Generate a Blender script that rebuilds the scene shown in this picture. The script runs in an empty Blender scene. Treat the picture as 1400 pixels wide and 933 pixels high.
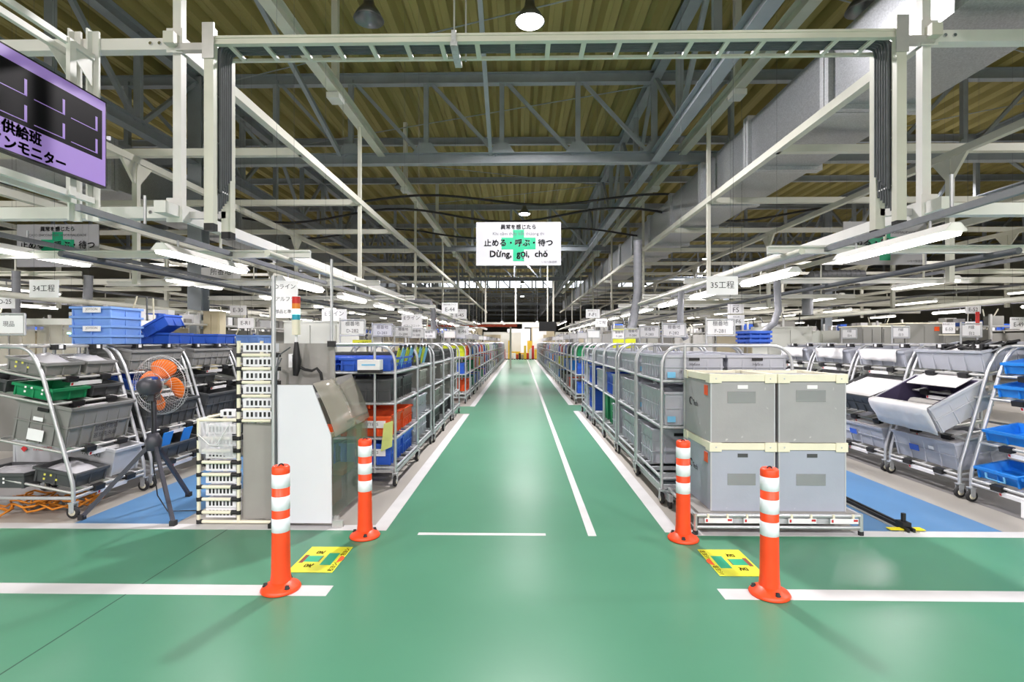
import bpy, math, random
from mathutils import Vector, Matrix
random.seed(7)
C = bpy.context.scene.collection
SC = bpy.context.scene
PI = math.pi

# ------------------------------------------------------------------ camera, world, exposure
CAM = Vector((0.0, 0.0, 1.4)); YAW = math.radians(1.0); FPX = 700.0; HOR = 468.0
cd = bpy.data.cameras.new('camera'); cd.sensor_width = 36.0; cd.lens = 36.0 * FPX / 1400.0
cd.shift_y = (HOR - 466.5) / 1400.0; cd.clip_end = 300; cd.clip_start = 0.05
cam = bpy.data.objects.new('camera', cd); C.objects.link(cam)
cam.location = CAM; cam.rotation_euler = (PI / 2, 0, YAW)
SC.camera = cam
w = bpy.data.worlds.new('hall_air'); SC.world = w; w.use_nodes = True
w.node_tree.nodes['Background'].inputs[0].default_value = (0.9, 0.95, 1.0, 1)
w.node_tree.nodes['Background'].inputs[1].default_value = 0.5
vs = SC.view_settings; vs.view_transform = 'Standard'; vs.look = 'None'; vs.gamma = 1.0; vs.use_curve_mapping = False
vs.exposure = -0.2
TUBE_W, HIGHBAY_W = 17.0, 620.0        # watts of a work-light tube and of a high-bay lamp
try:
    SC.cycles.max_bounces = 6; SC.cycles.diffuse_bounces = 4; SC.cycles.glossy_bounces = 3
    SC.cycles.transmission_bounces = 6; SC.cycles.transparent_max_bounces = 8
    SC.cycles.sample_clamp_indirect = 4.0; SC.cycles.caustics_reflective = False; SC.cycles.caustics_refractive = False
except Exception: pass

R_ = Vector((math.cos(YAW), math.sin(YAW), 0)); F_ = Vector((-math.sin(YAW), math.cos(YAW), 0))
def ray(px, py): return R_ * ((px - 700) / FPX) + F_ + Vector((0, 0, (HOR - py) / FPX))
def onZ(px, py, z=0.0):
    d = ray(px, py); return CAM + d * ((z - CAM.z) / d.z)
def onY(px, py, y):
    d = ray(px, py); return CAM + d * (y / d.y)
def onX(px, py, x):
    d = ray(px, py); return CAM + d * (x / d.x)

# ------------------------------------------------------------------ materials
def lin(c):
    return tuple(((v / 255) / 12.92 if v / 255 <= 0.04045 else ((v / 255 + 0.055) / 1.055) ** 2.4) for v in c)
MATS = {}
def mat(name, rgb, rough=0.5, metal=0.0, vary=0.08, scale=6.0, bump=0.0, bscale=60.0, coat=0.0, emit=0.0, alpha=None, trans=0.0, stretch=None, spec=0.5):
    m = bpy.data.materials.new(name); m.use_nodes = True
    nt = m.node_tree; b = nt.nodes['Principled BSDF']; L = nt.links
    col = lin(rgb)
    b.inputs['Roughness'].default_value = rough; b.inputs['Metallic'].default_value = metal
    b.inputs['Specular IOR Level'].default_value = spec
    if coat: b.inputs['Coat Weight'].default_value = coat; b.inputs['Coat Roughness'].default_value = 0.12
    b.inputs['Base Color'].default_value = (*col, 1)
    tc = nt.nodes.new('ShaderNodeTexCoord'); src = tc.outputs['Object']
    if stretch:
        mp = nt.nodes.new('ShaderNodeMapping'); mp.inputs['Scale'].default_value = stretch
        L.new(src, mp.inputs[0]); src = mp.outputs[0]
    if vary > 0:
        n = nt.nodes.new('ShaderNodeTexNoise'); n.inputs['Scale'].default_value = scale; n.inputs['Detail'].default_value = 3
        L.new(src, n.inputs['Vector'])
        r = nt.nodes.new('ShaderNodeValToRGB')
        r.color_ramp.elements[0].position = 0.3; r.color_ramp.elements[1].position = 0.7
        r.color_ramp.elements[0].color = (*[v * (1 - vary) for v in col], 1)
        r.color_ramp.elements[1].color = (*[min(1, v * (1 + vary)) for v in col], 1)
        L.new(n.outputs['Fac'], r.inputs[0]); L.new(r.outputs[0], b.inputs['Base Color'])
    if bump > 0:
        n2 = nt.nodes.new('ShaderNodeTexNoise'); n2.inputs['Scale'].default_value = bscale
        L.new(src, n2.inputs['Vector'])
        bp = nt.nodes.new('ShaderNodeBump'); bp.inputs['Strength'].default_value = bump; bp.inputs['Distance'].default_value = 0.01
        L.new(n2.outputs['Fac'], bp.inputs['Height']); L.new(bp.outputs[0], b.inputs['Normal'])
    if emit:
        b.inputs['Emission Color'].default_value = (*col, 1); b.inputs['Emission Strength'].default_value = emit
    if trans: b.inputs['Transmission Weight'].default_value = trans
    if alpha is not None: b.inputs['Alpha'].default_value = alpha
    MATS[name] = m; return m

mat('green_floor', (77, 136, 108), 0.31, vary=0.05, scale=1.2, bump=0.04, bscale=3.0, spec=0.38)
mat('grey_floor', (166, 162, 155), 0.32, vary=0.07, scale=0.9, bump=0.03, bscale=3.0)
mat('dark_floor', (120, 118, 118), 0.35, vary=0.08, scale=1.5)
mat('blue_floor', (86, 130, 174), 0.35, vary=0.07, scale=2.0)
mat('line_white', (206, 206, 207), 0.4, vary=0.05, scale=5)
mat('joint', (50, 84, 70), 0.6)
mat('deck', (148, 138, 82), 0.75, vary=0.06, scale=2.0, bump=0.15, bscale=20, stretch=(4, 0.4, 1))
mat('wall_panel', (150, 150, 140), 0.7, vary=0.06, scale=0.6)
mat('steel_grey', (150, 158, 165), 0.5, vary=0.08, scale=3)
mat('steel_cream', (214, 214, 202), 0.4, vary=0.05, scale=3)
mat('steel_white', (234, 234, 230), 0.35, vary=0.04, scale=4)
mat('alu', (205, 205, 203), 0.35, metal=0.6, vary=0.05, scale=8)
mat('pipe', (200, 202, 206), 0.3, metal=0.5, vary=0.06, scale=12)
mat('chrome', (215, 217, 220), 0.15, metal=1.0, vary=0.04, scale=10)
mat('zinc', (192, 195, 199), 0.38, metal=0.5, vary=0.12, scale=45)
mat('black', (26, 26, 28), 0.5, vary=0.1, scale=8)
mat('rubber', (40, 40, 42), 0.75, vary=0.1, scale=10)
mat('cable', (82, 86, 90), 0.55, vary=0.1, scale=10)
mat('crate_grey', (180, 183, 193), 0.5, vary=0.06, scale=5)
mat('crate_warm', (152, 150, 146), 0.5, vary=0.06, scale=5)
mat('crate_mid', (128, 128, 126), 0.5, vary=0.06, scale=5)
mat('crate_dark', (72, 74, 76), 0.5, vary=0.08, scale=5)
mat('crate_light', (188, 190, 195), 0.5, vary=0.05, scale=5)
mat('crate_blue', (44, 92, 196), 0.45, vary=0.06, scale=5)
mat('crate_sky', (36, 134, 226), 0.42, vary=0.06, scale=5)
mat('crate_pale', (120, 160, 228), 0.45, vary=0.06, scale=5)
mat('crate_green', (22, 132, 84), 0.45, vary=0.06, scale=5)
mat('crate_orange', (236, 88, 36), 0.45, vary=0.06, scale=5)
mat('crate_yellow', (206, 214, 40), 0.5, vary=0.06, scale=5)
mat('sheet_yellow', (206, 214, 130), 0.6, vary=0.08, scale=12)
mat('crate_red', (196, 48, 40), 0.5, vary=0.06, scale=5)
mat('box_grey', (160, 160, 163), 0.55, vary=0.07, scale=3, bump=0.1, bscale=30)
mat('box_blue', (166, 172, 188), 0.55, vary=0.05, scale=3, bump=0.1, bscale=30)
mat('ivory', (232, 228, 206), 0.45, vary=0.04, scale=6)
mat('paper', (238, 238, 241), 0.6, vary=0.03, scale=6)
mat('sign_white', (188, 190, 196), 0.35, vary=0.02, scale=3)
mat('cloth', (234, 232, 232), 0.85, vary=0.06, scale=7, bump=0.4, bscale=14)
mat('ink', (38, 38, 46), 0.6, vary=0)
mat('ink_soft', (92, 92, 100), 0.6, vary=0)
mat('ink_red', (196, 40, 46), 0.6, vary=0)
mat('ink_white', (236, 236, 236), 0.6, vary=0)
mat('ink_yellow', (214, 208, 90), 0.6, vary=0)
mat('ink_brown', (140, 66, 50), 0.6, vary=0)
mat('tag_blue', (120, 190, 230), 0.5, vary=0.04)
mat('cross_green', (26, 168, 124), 0.4, vary=0.03)
mat('cone_orange', (246, 76, 32), 0.42, vary=0.06, scale=6)
mat('cone_white', (232, 236, 244), 0.35, vary=0.03, scale=9)
mat('sticker_yellow', (226, 228, 50), 0.4, vary=0.04, scale=6)
mat('fan_orange', (255, 122, 26), 0.35, vary=0.05, scale=6)
mat('fan_dark', (66, 66, 76), 0.4, vary=0.08, scale=8)
mat('screen_violet', (158, 130, 205), 0.4, vary=0.05, scale=2, emit=0.35)
mat('screen_black', (10, 10, 16), 0.45, vary=0, emit=0.0, spec=0.15)
mat('liner', (58, 50, 78), 0.8, vary=0.08)
mat('lamp', (255, 252, 244), 0.5, vary=0, emit=9.0)
mat('lamp_high', (255, 252, 246), 0.5, vary=0, emit=30.0)
mat('lamp_metal', (120, 122, 124), 0.3, metal=0.8, vary=0.1)
mat('sky_window', (240, 246, 255), 0.5, vary=0, emit=2.2)
mat('tower_red', (206, 50, 46), 0.3, vary=0)
mat('tower_amber', (232, 140, 50), 0.3, vary=0)
mat('tower_green', (190, 255, 236), 0.3, vary=0, emit=2.5)
mat('tower_blue', (40, 160, 186), 0.3, vary=0)
mat('cabinet_grey', (128, 128, 124), 0.5, vary=0.06, scale=2)
mat('cabinet_pale', (206, 208, 200), 0.5, vary=0.05, scale=2)
mat('cabinet_beige', (190, 180, 152), 0.5, vary=0.05, scale=2)
mat('wood', (170, 120, 90), 0.6, vary=0.1, scale=8)
mat('yellow_machine', (222, 186, 52), 0.5, vary=0.06, scale=4)
mat('rope', (206, 128, 36), 0.7, vary=0.15, scale=30)
mat('strap_yellow', (230, 214, 30), 0.5, vary=0.06)
mat('hose', (132, 134, 140), 0.5, metal=0.2, vary=0.08, scale=10)
mat('white_board', (218, 220, 228), 0.4, vary=0.02, scale=2)
mat('strip_white', (228, 228, 234), 0.5, vary=0.03, scale=8)
mat('red_beam', (214, 84, 50), 0.5, vary=0.05)

def glassy(name, rgb, alpha, rough=0.08):
    m = mat(name, rgb, rough, vary=0.05, scale=4); m.node_tree.nodes['Principled BSDF'].inputs['Alpha'].default_value = alpha; return m
glassy('acrylic', (184, 180, 166), 0.5, 0.12)
glassy('green_glass', (120, 134, 122), 0.32, 0.05)
glassy('plastic_bag', (226, 226, 232), 0.55, 0.15)
glassy('pocket', (166, 170, 172), 0.5, 0.2)

def scuffs(name, rgb, scale, lo):
    # small pale scuff marks worn into a panel
    m = MATS[name]; nt = m.node_tree; b = nt.nodes['Principled BSDF']
    src = b.inputs['Base Color'].links[0].from_socket
    n = nt.nodes.new('ShaderNodeTexNoise'); n.inputs['Scale'].default_value = scale; n.inputs['Detail'].default_value = 4
    tc = nt.nodes.new('ShaderNodeTexCoord'); nt.links.new(tc.outputs['Object'], n.inputs['Vector'])
    r = nt.nodes.new('ShaderNodeValToRGB'); r.color_ramp.elements[0].position = lo; r.color_ramp.elements[1].position = lo + 0.06
    nt.links.new(n.outputs['Fac'], r.inputs[0])
    mx = nt.nodes.new('ShaderNodeMix'); mx.data_type = 'RGBA'
    nt.links.new(r.outputs[0], mx.inputs['Factor']); nt.links.new(src, mx.inputs[6]); mx.inputs[7].default_value = (*lin(rgb), 1)
    nt.links.new(mx.outputs[2], b.inputs['Base Color'])
scuffs('box_grey', (196, 196, 196), 14, 0.68)
scuffs('box_blue', (190, 194, 204), 14, 0.72)
scuffs('cone_orange', (150, 60, 40), 18, 0.70)
scuffs('green_floor', (52, 92, 76), 9, 0.77)
# galvanised duct skin: spangle
def duct_mat():
    m = mat('duct', (176, 180, 186), 0.3, metal=0.75, vary=0)
    nt = m.node_tree; b = nt.nodes['Principled BSDF']
    v = nt.nodes.new('ShaderNodeTexVoronoi'); v.inputs['Scale'].default_value = 80
    r = nt.nodes.new('ShaderNodeValToRGB'); r.color_ramp.elements[0].color = (*lin((166, 170, 175)), 1); r.color_ramp.elements[1].color = (*lin((196, 200, 205)), 1)
    tc = nt.nodes.new('ShaderNodeTexCoord'); nt.links.new(tc.outputs['Object'], v.inputs['Vector'])
    nt.links.new(v.outputs['Color'], r.inputs[0]); nt.links.new(r.outputs[0], b.inputs['Base Color'])
duct_mat()

# ------------------------------------------------------------------ mesh builder
class MB:
    def __init__(s): s.v = []; s.f = []; s.m = []; s.s = []
    def add(s, vs, fs, mi=0, smooth=False):
        o = len(s.v); s.v += [tuple(p) for p in vs]
        for f in fs: s.f.append(tuple(i + o for i in f)); s.m.append(mi); s.s.append(smooth)
        return s
    def box(s, x0, x1, y0, y1, z0, z1, mi=0, M=None):
        vs = [Vector(p) for p in ((x0,y0,z0),(x1,y0,z0),(x1,y1,z0),(x0,y1,z0),(x0,y0,z1),(x1,y0,z1),(x1,y1,z1),(x0,y1,z1))]
        if M is not None: vs = [M @ p for p in vs]
        return s.add(vs, [(0,3,2,1),(4,5,6,7),(0,1,5,4),(1,2,6,5),(2,3,7,6),(3,0,4,7)], mi)
    def cbox(s, c, sx, sy, sz, mi=0, M=None):
        return s.box(c[0]-sx/2, c[0]+sx/2, c[1]-sy/2, c[1]+sy/2, c[2]-sz/2, c[2]+sz/2, mi, M)
    def bar(s, p0, p1, w, h, mi=0, up=(0,0,1)):
        p0 = Vector(p0); p1 = Vector(p1); d = (p1 - p0).normalized(); u = Vector(up)
        if abs(d.dot(u)) > 0.98: u = Vector((0,1,0))
        sd = d.cross(u).normalized(); u = sd.cross(d).normalized()
        vs = []
        for p in (p0, p1):
            for a, b in ((-1,-1),(1,-1),(1,1),(-1,1)): vs.append(p + sd*(a*w/2) + u*(b*h/2))
        return s.add(vs, [(3,2,1,0),(4,5,6,7),(0,1,5,4),(1,2,6,5),(2,3,7,6),(3,0,4,7)], mi)
    def hbeam(s, p0, p1, w, h, t=0.012, mi=0):
        p0 = Vector(p0); p1 = Vector(p1); z = Vector((0,0,1))
        s.bar(p0 + z*(h/2-t/2), p1 + z*(h/2-t/2), w, t, mi); s.bar(p0 - z*(h/2-t/2), p1 - z*(h/2-t/2), w, t, mi)
        return s.bar(p0, p1, t, h-2*t, mi)
    def path(s, pts, r, n=8, mi=0, caps=True):
        pts = [Vector(p) for p in pts]; rings = []
        ref = None
        for i, p in enumerate(pts):
            t = (pts[min(i+1, len(pts)-1)] - pts[max(i-1, 0)]).normalized()
            if ref is None:
                ref = Vector((0,0,1)) if abs(t.z) < 0.9 else Vector((0,1,0))
            a = t.cross(ref)
            if a.length < 1e-4: a = t.cross(Vector((1,0,0)))
            a.normalize(); b = a.cross(t).normalized(); ref = b
            rr = r[i] if isinstance(r, (list, tuple)) else r
            rings.append([p + (a*math.cos(2*PI*k/n) + b*math.sin(2*PI*k/n))*rr for k in range(n)])
        vs = [q for ring in rings for q in ring]; fs = []
        for i in range(len(pts)-1):
            for k in range(n):
                k2 = (k+1) % n; fs.append((i*n+k, i*n+k2, (i+1)*n+k2, (i+1)*n+k))
        s.add(vs, fs, mi, True)
        if caps:
            s.add(rings[0], [tuple(range(n))], mi); s.add(rings[-1], [tuple(range(n-1, -1, -1))], mi)
        return s
    def tube(s, p0, p1, r, n=8, mi=0): return s.path([p0, p1], r, n, mi)
    def lathe(s, prof, n=16, M=None, mi=0, smooth=True):
        vs = []; fs = []
        for r, z in prof:
            for k in range(n):
                p = Vector((r*math.cos(2*PI*k/n), r*math.sin(2*PI*k/n), z)); vs.append(M @ p if M is not None else p)
        for i in range(len(prof)-1):
            for k in range(n):
                k2 = (k+1) % n; fs.append((i*n+k, i*n+k2, (i+1)*n+k2, (i+1)*n+k))
        return s.add(vs, fs, mi, smooth)
    def prism(s, pts, a, b, axis='y', mi=0):
        n = len(pts)
        def P(u, v, t): return {'y': (u, t, v), 'x': (t, u, v), 'z': (u, v, t)}[axis]
        vs = [P(u, v, a) for u, v in pts] + [P(u, v, b) for u, v in pts]
        fs = [tuple(range(n)), tuple(range(2*n-1, n-1, -1))] + [(i, (i+1) % n + 0, (i+1) % n + n, i + n)[::-1] for i in range(n)]
        return s.add(vs, fs, mi)
    def mesh(s, name, *mats):
        me = bpy.data.meshes.new(name); me.from_pydata(s.v, [], s.f)
        for m in mats: me.materials.append(MATS[m])
        if len(mats) > 1: me.polygons.foreach_set('material_index', s.m)
        me.polygons.foreach_set('use_smooth', s.s)
        me.update(); return me

def fillet(pts, r, n=5):
    pts = [Vector(p) for p in pts]; out = [pts[0]]
    for i in range(1, len(pts)-1):
        p = pts[i]; a = (pts[i-1]-p); b = (pts[i+1]-p); rr = min(r, a.length*0.49, b.length*0.49)
        a = p + a.normalized()*rr; b = p + b.normalized()*rr
        for k in range(n+1):
            t = k/n; out.append(a*(1-t)**2 + p*2*t*(1-t) + b*t*t)
    out.append(pts[-1]); return out

# ------------------------------------------------------------------ objects
def obj(name, me, parent=None, loc=(0,0,0), rot=(0,0,0), label=None, scale=None):
    o = bpy.data.objects.new(name, me); C.objects.link(o)
    o.location = loc; o.rotation_euler = rot
    if scale: o.scale = scale
    if parent: o.parent = parent
    if label: o['label'] = label
    return o
def tag(o, label, cat, group=None):
    o['label'] = label; o['category'] = cat
    if group: o['group'] = group
    return o
def thing(name, label, cat, loc=(0,0,0), rotz=0.0, group=None):
    return tag(obj(name, None, None, loc, (0,0,rotz)), label, cat, group)
def part(name, mb, m, th, label=None, world=False):
    ms = m if isinstance(m, (list, tuple)) else [m]
    return obj(name, mb.mesh(name, *ms), th, label=label, loc=(-th.location if world else (0,0,0)))
def struct(name, mb, m, parent=None, label=None):
    ms = m if isinstance(m, (list, tuple)) else [m]
    o = obj(name, mb.mesh(name, *ms), parent)
    if not parent: o['kind'] = 'structure'
    if label: o['label'] = label
    return o

FONT = {}
def text_mesh(body, size, m, bold=0.0, sx=1.0):
    key = (body, size, m, bold, sx)
    if key in FONT: return FONT[key]
    cu = bpy.data.curves.new('lettering', 'FONT'); cu.body = body; cu.size = size; cu.align_x = 'CENTER'; cu.align_y = 'CENTER'
    cu.resolution_u = 2; cu.offset = bold
    o = bpy.data.objects.new('tmp', cu); C.objects.link(o)
    dg = bpy.context.evaluated_depsgraph_get()
    me = bpy.data.meshes.new_from_object(o.evaluated_get(dg))
    bpy.data.objects.remove(o); bpy.data.curves.remove(cu)
    me.materials.clear(); me.materials.append(MATS[m]); me.name = 'lettering'
    if sx != 1.0: me.transform(Matrix.Diagonal((sx, 1, 1, 1)))
    FONT[key] = me; return me
WORDS = ['first', 'second', 'third', 'fourth', 'fifth', 'sixth', 'seventh', 'eighth', 'ninth', 'tenth', 'eleventh', 'twelfth', 'thirteenth', 'fourteenth', 'fifteenth',
         'sixteenth', 'seventeenth', 'eighteenth', 'nineteenth', 'twentieth', 'twenty-first', 'twenty-second', 'twenty-third', 'twenty-fourth', 'twenty-fifth', 'twenty-sixth']
def edge_mesh(body, size, m, r):
    """fat copy of a text: the same glyphs laid down in eight directions"""
    src = text_mesh(body, size, m); n = len(src.vertices)
    co = [v.co.copy() for v in src.vertices]; pf = [tuple(p.vertices) for p in src.polygons]
    b = MB()
    for k in range(8): b.add([(c.x + r*math.cos(k*PI/4), c.y + r*math.sin(k*PI/4), c.z) for c in co], pf)
    return b.mesh('lettering_edge', m)
FACE_CAM = (PI/2, 0, 0)       # text that reads towards -Y
def text(body, size, m, parent, loc, rot=FACE_CAM, bold=0.0, sx=1.0, name='lettering'):
    return obj(name, text_mesh(body, size, m, bold, sx), parent, loc, rot)
# ------------------------------------------------------------------ floor
XL, XR, Y0, Y1 = -26.0, 28.0, -9.0, 92.0
fl = struct('floor', MB().box(XL, XR, Y0, Y1, -0.1, 0), 'grey_floor', label='glossy painted factory floor with green aisles and white lines')
def paint(name, x0, x1, y0, y1, z, m):
    return struct(name, MB().box(x0, x1, y0, y1, 0.0002, z), m, fl)
AX0, AX1, EY = -1.0, 1.06, 3.78
paint('green_paint', XL, XR, -1.2, EY, 0.001, 'green_floor')
paint('green_paint', AX0, AX1, EY, 41.0, 0.001, 'green_floor')
paint('green_paint', -7, AX0, 10.0, 11.1, 0.001, 'green_floor'); paint('green_paint', AX1, 7, 10.4, 11.4, 0.001, 'green_floor')
paint('blue_paint', -3.45, -2.66, EY + 0.1, 9.0, 0.001, 'blue_floor')
paint('blue_paint', 2.52, 3.55, EY, 9.0, 0.001, 'blue_floor')
LW = 0.11
for a, b in ((EY, 9.9), (11.1, 41.0)): paint('white_line', AX0 - LW, AX0, a, b, 0.002, 'line_white')
for a, b in ((EY, 10.4), (11.4, 41.0)): paint('white_line', AX1, AX1 + LW, a, b, 0.002, 'line_white')
paint('white_line', XL, AX0 - LW, EY, EY + LW, 0.002, 'line_white')
paint('white_line', AX1 + LW, XR, EY - 0.06, EY + 0.05, 0.002, 'line_white')
paint('white_line', XL, -1.075, 2.80, 2.92, 0.002, 'line_white')
paint('white_line', 1.11, XR, 2.80, 2.92, 0.002, 'line_white')
paint('white_line', -0.75, 0.18, 3.70, 3.745, 0.002, 'line_white')
paint('white_line', 0.485, 0.545, 3.70, 41.0, 0.002, 'line_white')
for x in (-2.19, -6.2, 5.9): paint('floor_joint', x - 0.004, x + 0.004, -1.2, EY, 0.0014, 'joint')
for y in (1.35,): paint('floor_joint', -14, 14, y - 0.003, y + 0.003, 0.0014, 'joint')
paint('dark_paint', 3.95, 6.2, 3.9, 9.0, 0.001, 'dark_floor'); paint('dark_paint', -6.2, -3.72, 4.2, 9.0, 0.001, 'dark_floor')
# ------------------------------------------------------------------ walls, roof deck
struct('wall_left', MB().box(XL - 0.2, XL, Y0, Y1, 0, 7.4), 'wall_panel')
struct('wall_right', MB().box(XR, XR + 0.2, Y0, Y1, 0, 7.4), 'wall_panel')
struct('wall_back', MB().box(XL - 0.2, XR + 0.2, Y1, Y1 + 0.2, 0, 7.4), 'wall_panel')
struct('wall_front', MB().box(XL - 0.2, XR + 0.2, Y0 - 0.2, Y0, 0, 7.4), 'wall_panel')
ZD = 7.2
def deck():
    P = 0.5; prof = []
    x = XL
    while x < XR:
        for dx, dz in ((0, 0), (0.08, -0.012), (0.095, 0.0), (0.22, 0), (0.30, 0.16), (0.41, 0.16), (0.42, 0.145)): prof.append((x + dx, ZD + dz))
        x += P
    n = len(prof); vs = []; ys = (Y0, 30, 60, Y1)
    for y in ys: vs += [(px, y, pz) for px, pz in prof]
    fs = []
    for j in range(len(ys) - 1):
        for i in range(n - 1): fs.append((j*n+i, (j+1)*n+i, (j+1)*n+i+1, j*n+i+1))
    m = MB().add(vs, fs)
    m.box(XL, XR, Y0, Y1, ZD + 0.2, ZD + 0.3)
    return m
struct('ceiling', deck(), 'deck', label='folded plate roof deck with olive insulation lining')

# purlins
pm = MB().hbeam((XL, 0, 0), (XR, 0, 0), 0.12, 0.2).mesh('purlin', 'steel_grey')
for k in range(-2, 26):
    y = 0.5 + 3.5*k
    if k % 3 == 0: continue
    o = obj('purlin', pm, None, (0, y, 7.09)); o['kind'] = 'structure'; o['label'] = 'grey steel purlin under the roof deck'
# cross trusses
ZB, ZT, PW = 5.34, 7.06, 1.63
chord_t = MB().hbeam((XL, 0, 0), (XR, 0, 0), 0.16, 0.23).mesh('top_chord', 'steel_grey')
chord_b = MB().hbeam((XL, 0, 0), (XR, 0, 0), 0.18, 0.23).mesh('bottom_chord', 'steel_grey')
vert_m = MB().box(-0.05, 0.05, -0.05, 0.05, ZB - ZT + 0.1, 0).mesh('vertical', 'steel_grey')
dA = MB().bar((0.08, 0, -0.05), (PW - 0.1, 0, ZB - ZT + 0.08), 0.07, 0.07).mesh('diagonal', 'steel_grey')
dB = MB().bar((PW - 0.08, 0, -0.05), (0.1, 0, ZB - ZT + 0.08), 0.07, 0.07).mesh('diagonal', 'steel_grey')
gus = MB().prism([(-0.28, 0.0), (0.28, 0.0), (0.12, 0.22), (-0.12, 0.22)], -0.01, 0.01).mesh('gusset', 'steel_grey')
for k in range(0, 8):
    y = 11.0 + 10.5*k
    t = obj('roof_truss', None, None, (0, y, 0)); t['kind'] = 'structure'
    t['label'] = 'grey steel roof truss spanning across the aisle'
    obj('top_chord', chord_t, t, (0, 0, ZT)); obj('bottom_chord', chord_b, t, (0, 0, ZB))
    span = 12 if k == 0 else 14
    for i in range(-span, span):
        x = 2.85 + PW*i
        if x < XL or x > XR - 2: continue
        obj('vertical', vert_m, t, (x, 0, ZT))
        if k < 5:
            obj('diagonal', dA if i < 0 else dB, t, (x, 0, ZT))
        if k == 0: obj('gusset', gus, t, (x, -0.09, ZB + 0.1))
# lengthwise trusses
LP = 1.75
vert_l = MB().box(-0.06, 0.06, -0.045, 0.045, 0.1, ZT - ZB).mesh('vertical', 'steel_grey')
dl = MB().bar((0, 0.08, 0.1), (0, LP - 0.08, ZT - ZB - 0.05), 0.08, 0.08).mesh('diagonal', 'steel_grey')
for x in (2.85, -7.0, 12.7):
    t = obj('roof_truss', None, None, (x, 0, 0)); t['kind'] = 'structure'
    t['label'] = 'grey steel lengthwise truss running with the aisle'
    m = MB().hbeam((0, 0, 0), (0, Y1, 0), 0.2, 0.23).mesh('bottom_chord', 'steel_grey')
    obj('bottom_chord', m, t, (0, 0, ZB)); obj('top_chord', m, t, (0, 0, ZT))
    for i in range(0, 45):
        y = 0.5 + LP*i
        obj('vertical', vert_l, t, (0, y, ZB))
        if i % 2: obj('diagonal', dl, t, (0, y, ZB))
        else: obj('diagonal', dl, t, (0, y + LP, ZB), (0, 0, PI))
# knee braces below the roof and columns
for i, (x, dx) in enumerate(((-3.9, -0.35), (-0.65, 0.0), (6.1, 0.4), (-8.8, -0.4))):
    o = struct('trim_%d' % (i + 1), MB().bar((x, 11, ZB + 0.1), (x + dx, 7.6, 7.1), 0.08, 0.08), 'steel_grey')
    o['label'] = 'grey steel knee brace between truss and purlin'
cm = MB().hbeam((0, 0, 0), (0, 0, 7.1), 0.3, 0.3, 0.02)
cm = MB().box(-0.15, 0.15, -0.15, -0.13, 0, 7.1).box(-0.15, 0.15, 0.13, 0.15, 0, 7.1).box(-0.012, 0.012, -0.13, 0.13, 0, 7.1).mesh('column', 'steel_grey')
for x in (-7.0, 12.7):
    for k in range(0, 8):
        o = obj('column', cm, None, (x, 11.0 + 10.5*k, 0)); o['kind'] = 'structure'; o['label'] = 'grey steel H column carrying the roof truss'
# cross-bracing rods under the deck
rods = 5
for (xa, ya, xb, yb) in ((-7, 11, 2.85, 7.5), (2.85, 11, -7, 14.5), (-7, 14.5, 2.85, 18), (2.85, 7.5, 12.7, 11), (2.85, 18, 12.7, 11.2), (2.85, 18, -7, 21.5)):
    o = struct('trim_%d' % rods, MB().tube((xa, ya, 6.9), (xb, yb, 6.9), 0.012, 6), 'steel_grey'); rods += 1
    o['label'] = 'thin steel bracing rod under the roof deck'
# roof light windows far down the hall
sw = MB()
sw.box(-12, 12, 46.0, 46.1, 6.3, 6.95)
o = struct('window_1', sw, 'sky_window', label='bright strip of roof monitor glazing far down the hall')
fr = MB()
for i in range(25): fr.box(-12 + i - 0.06, -12 + i + 0.06, 45.9, 46.15, 6.25, 7.0)
struct('window_frame', fr, 'steel_grey', o)

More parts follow.
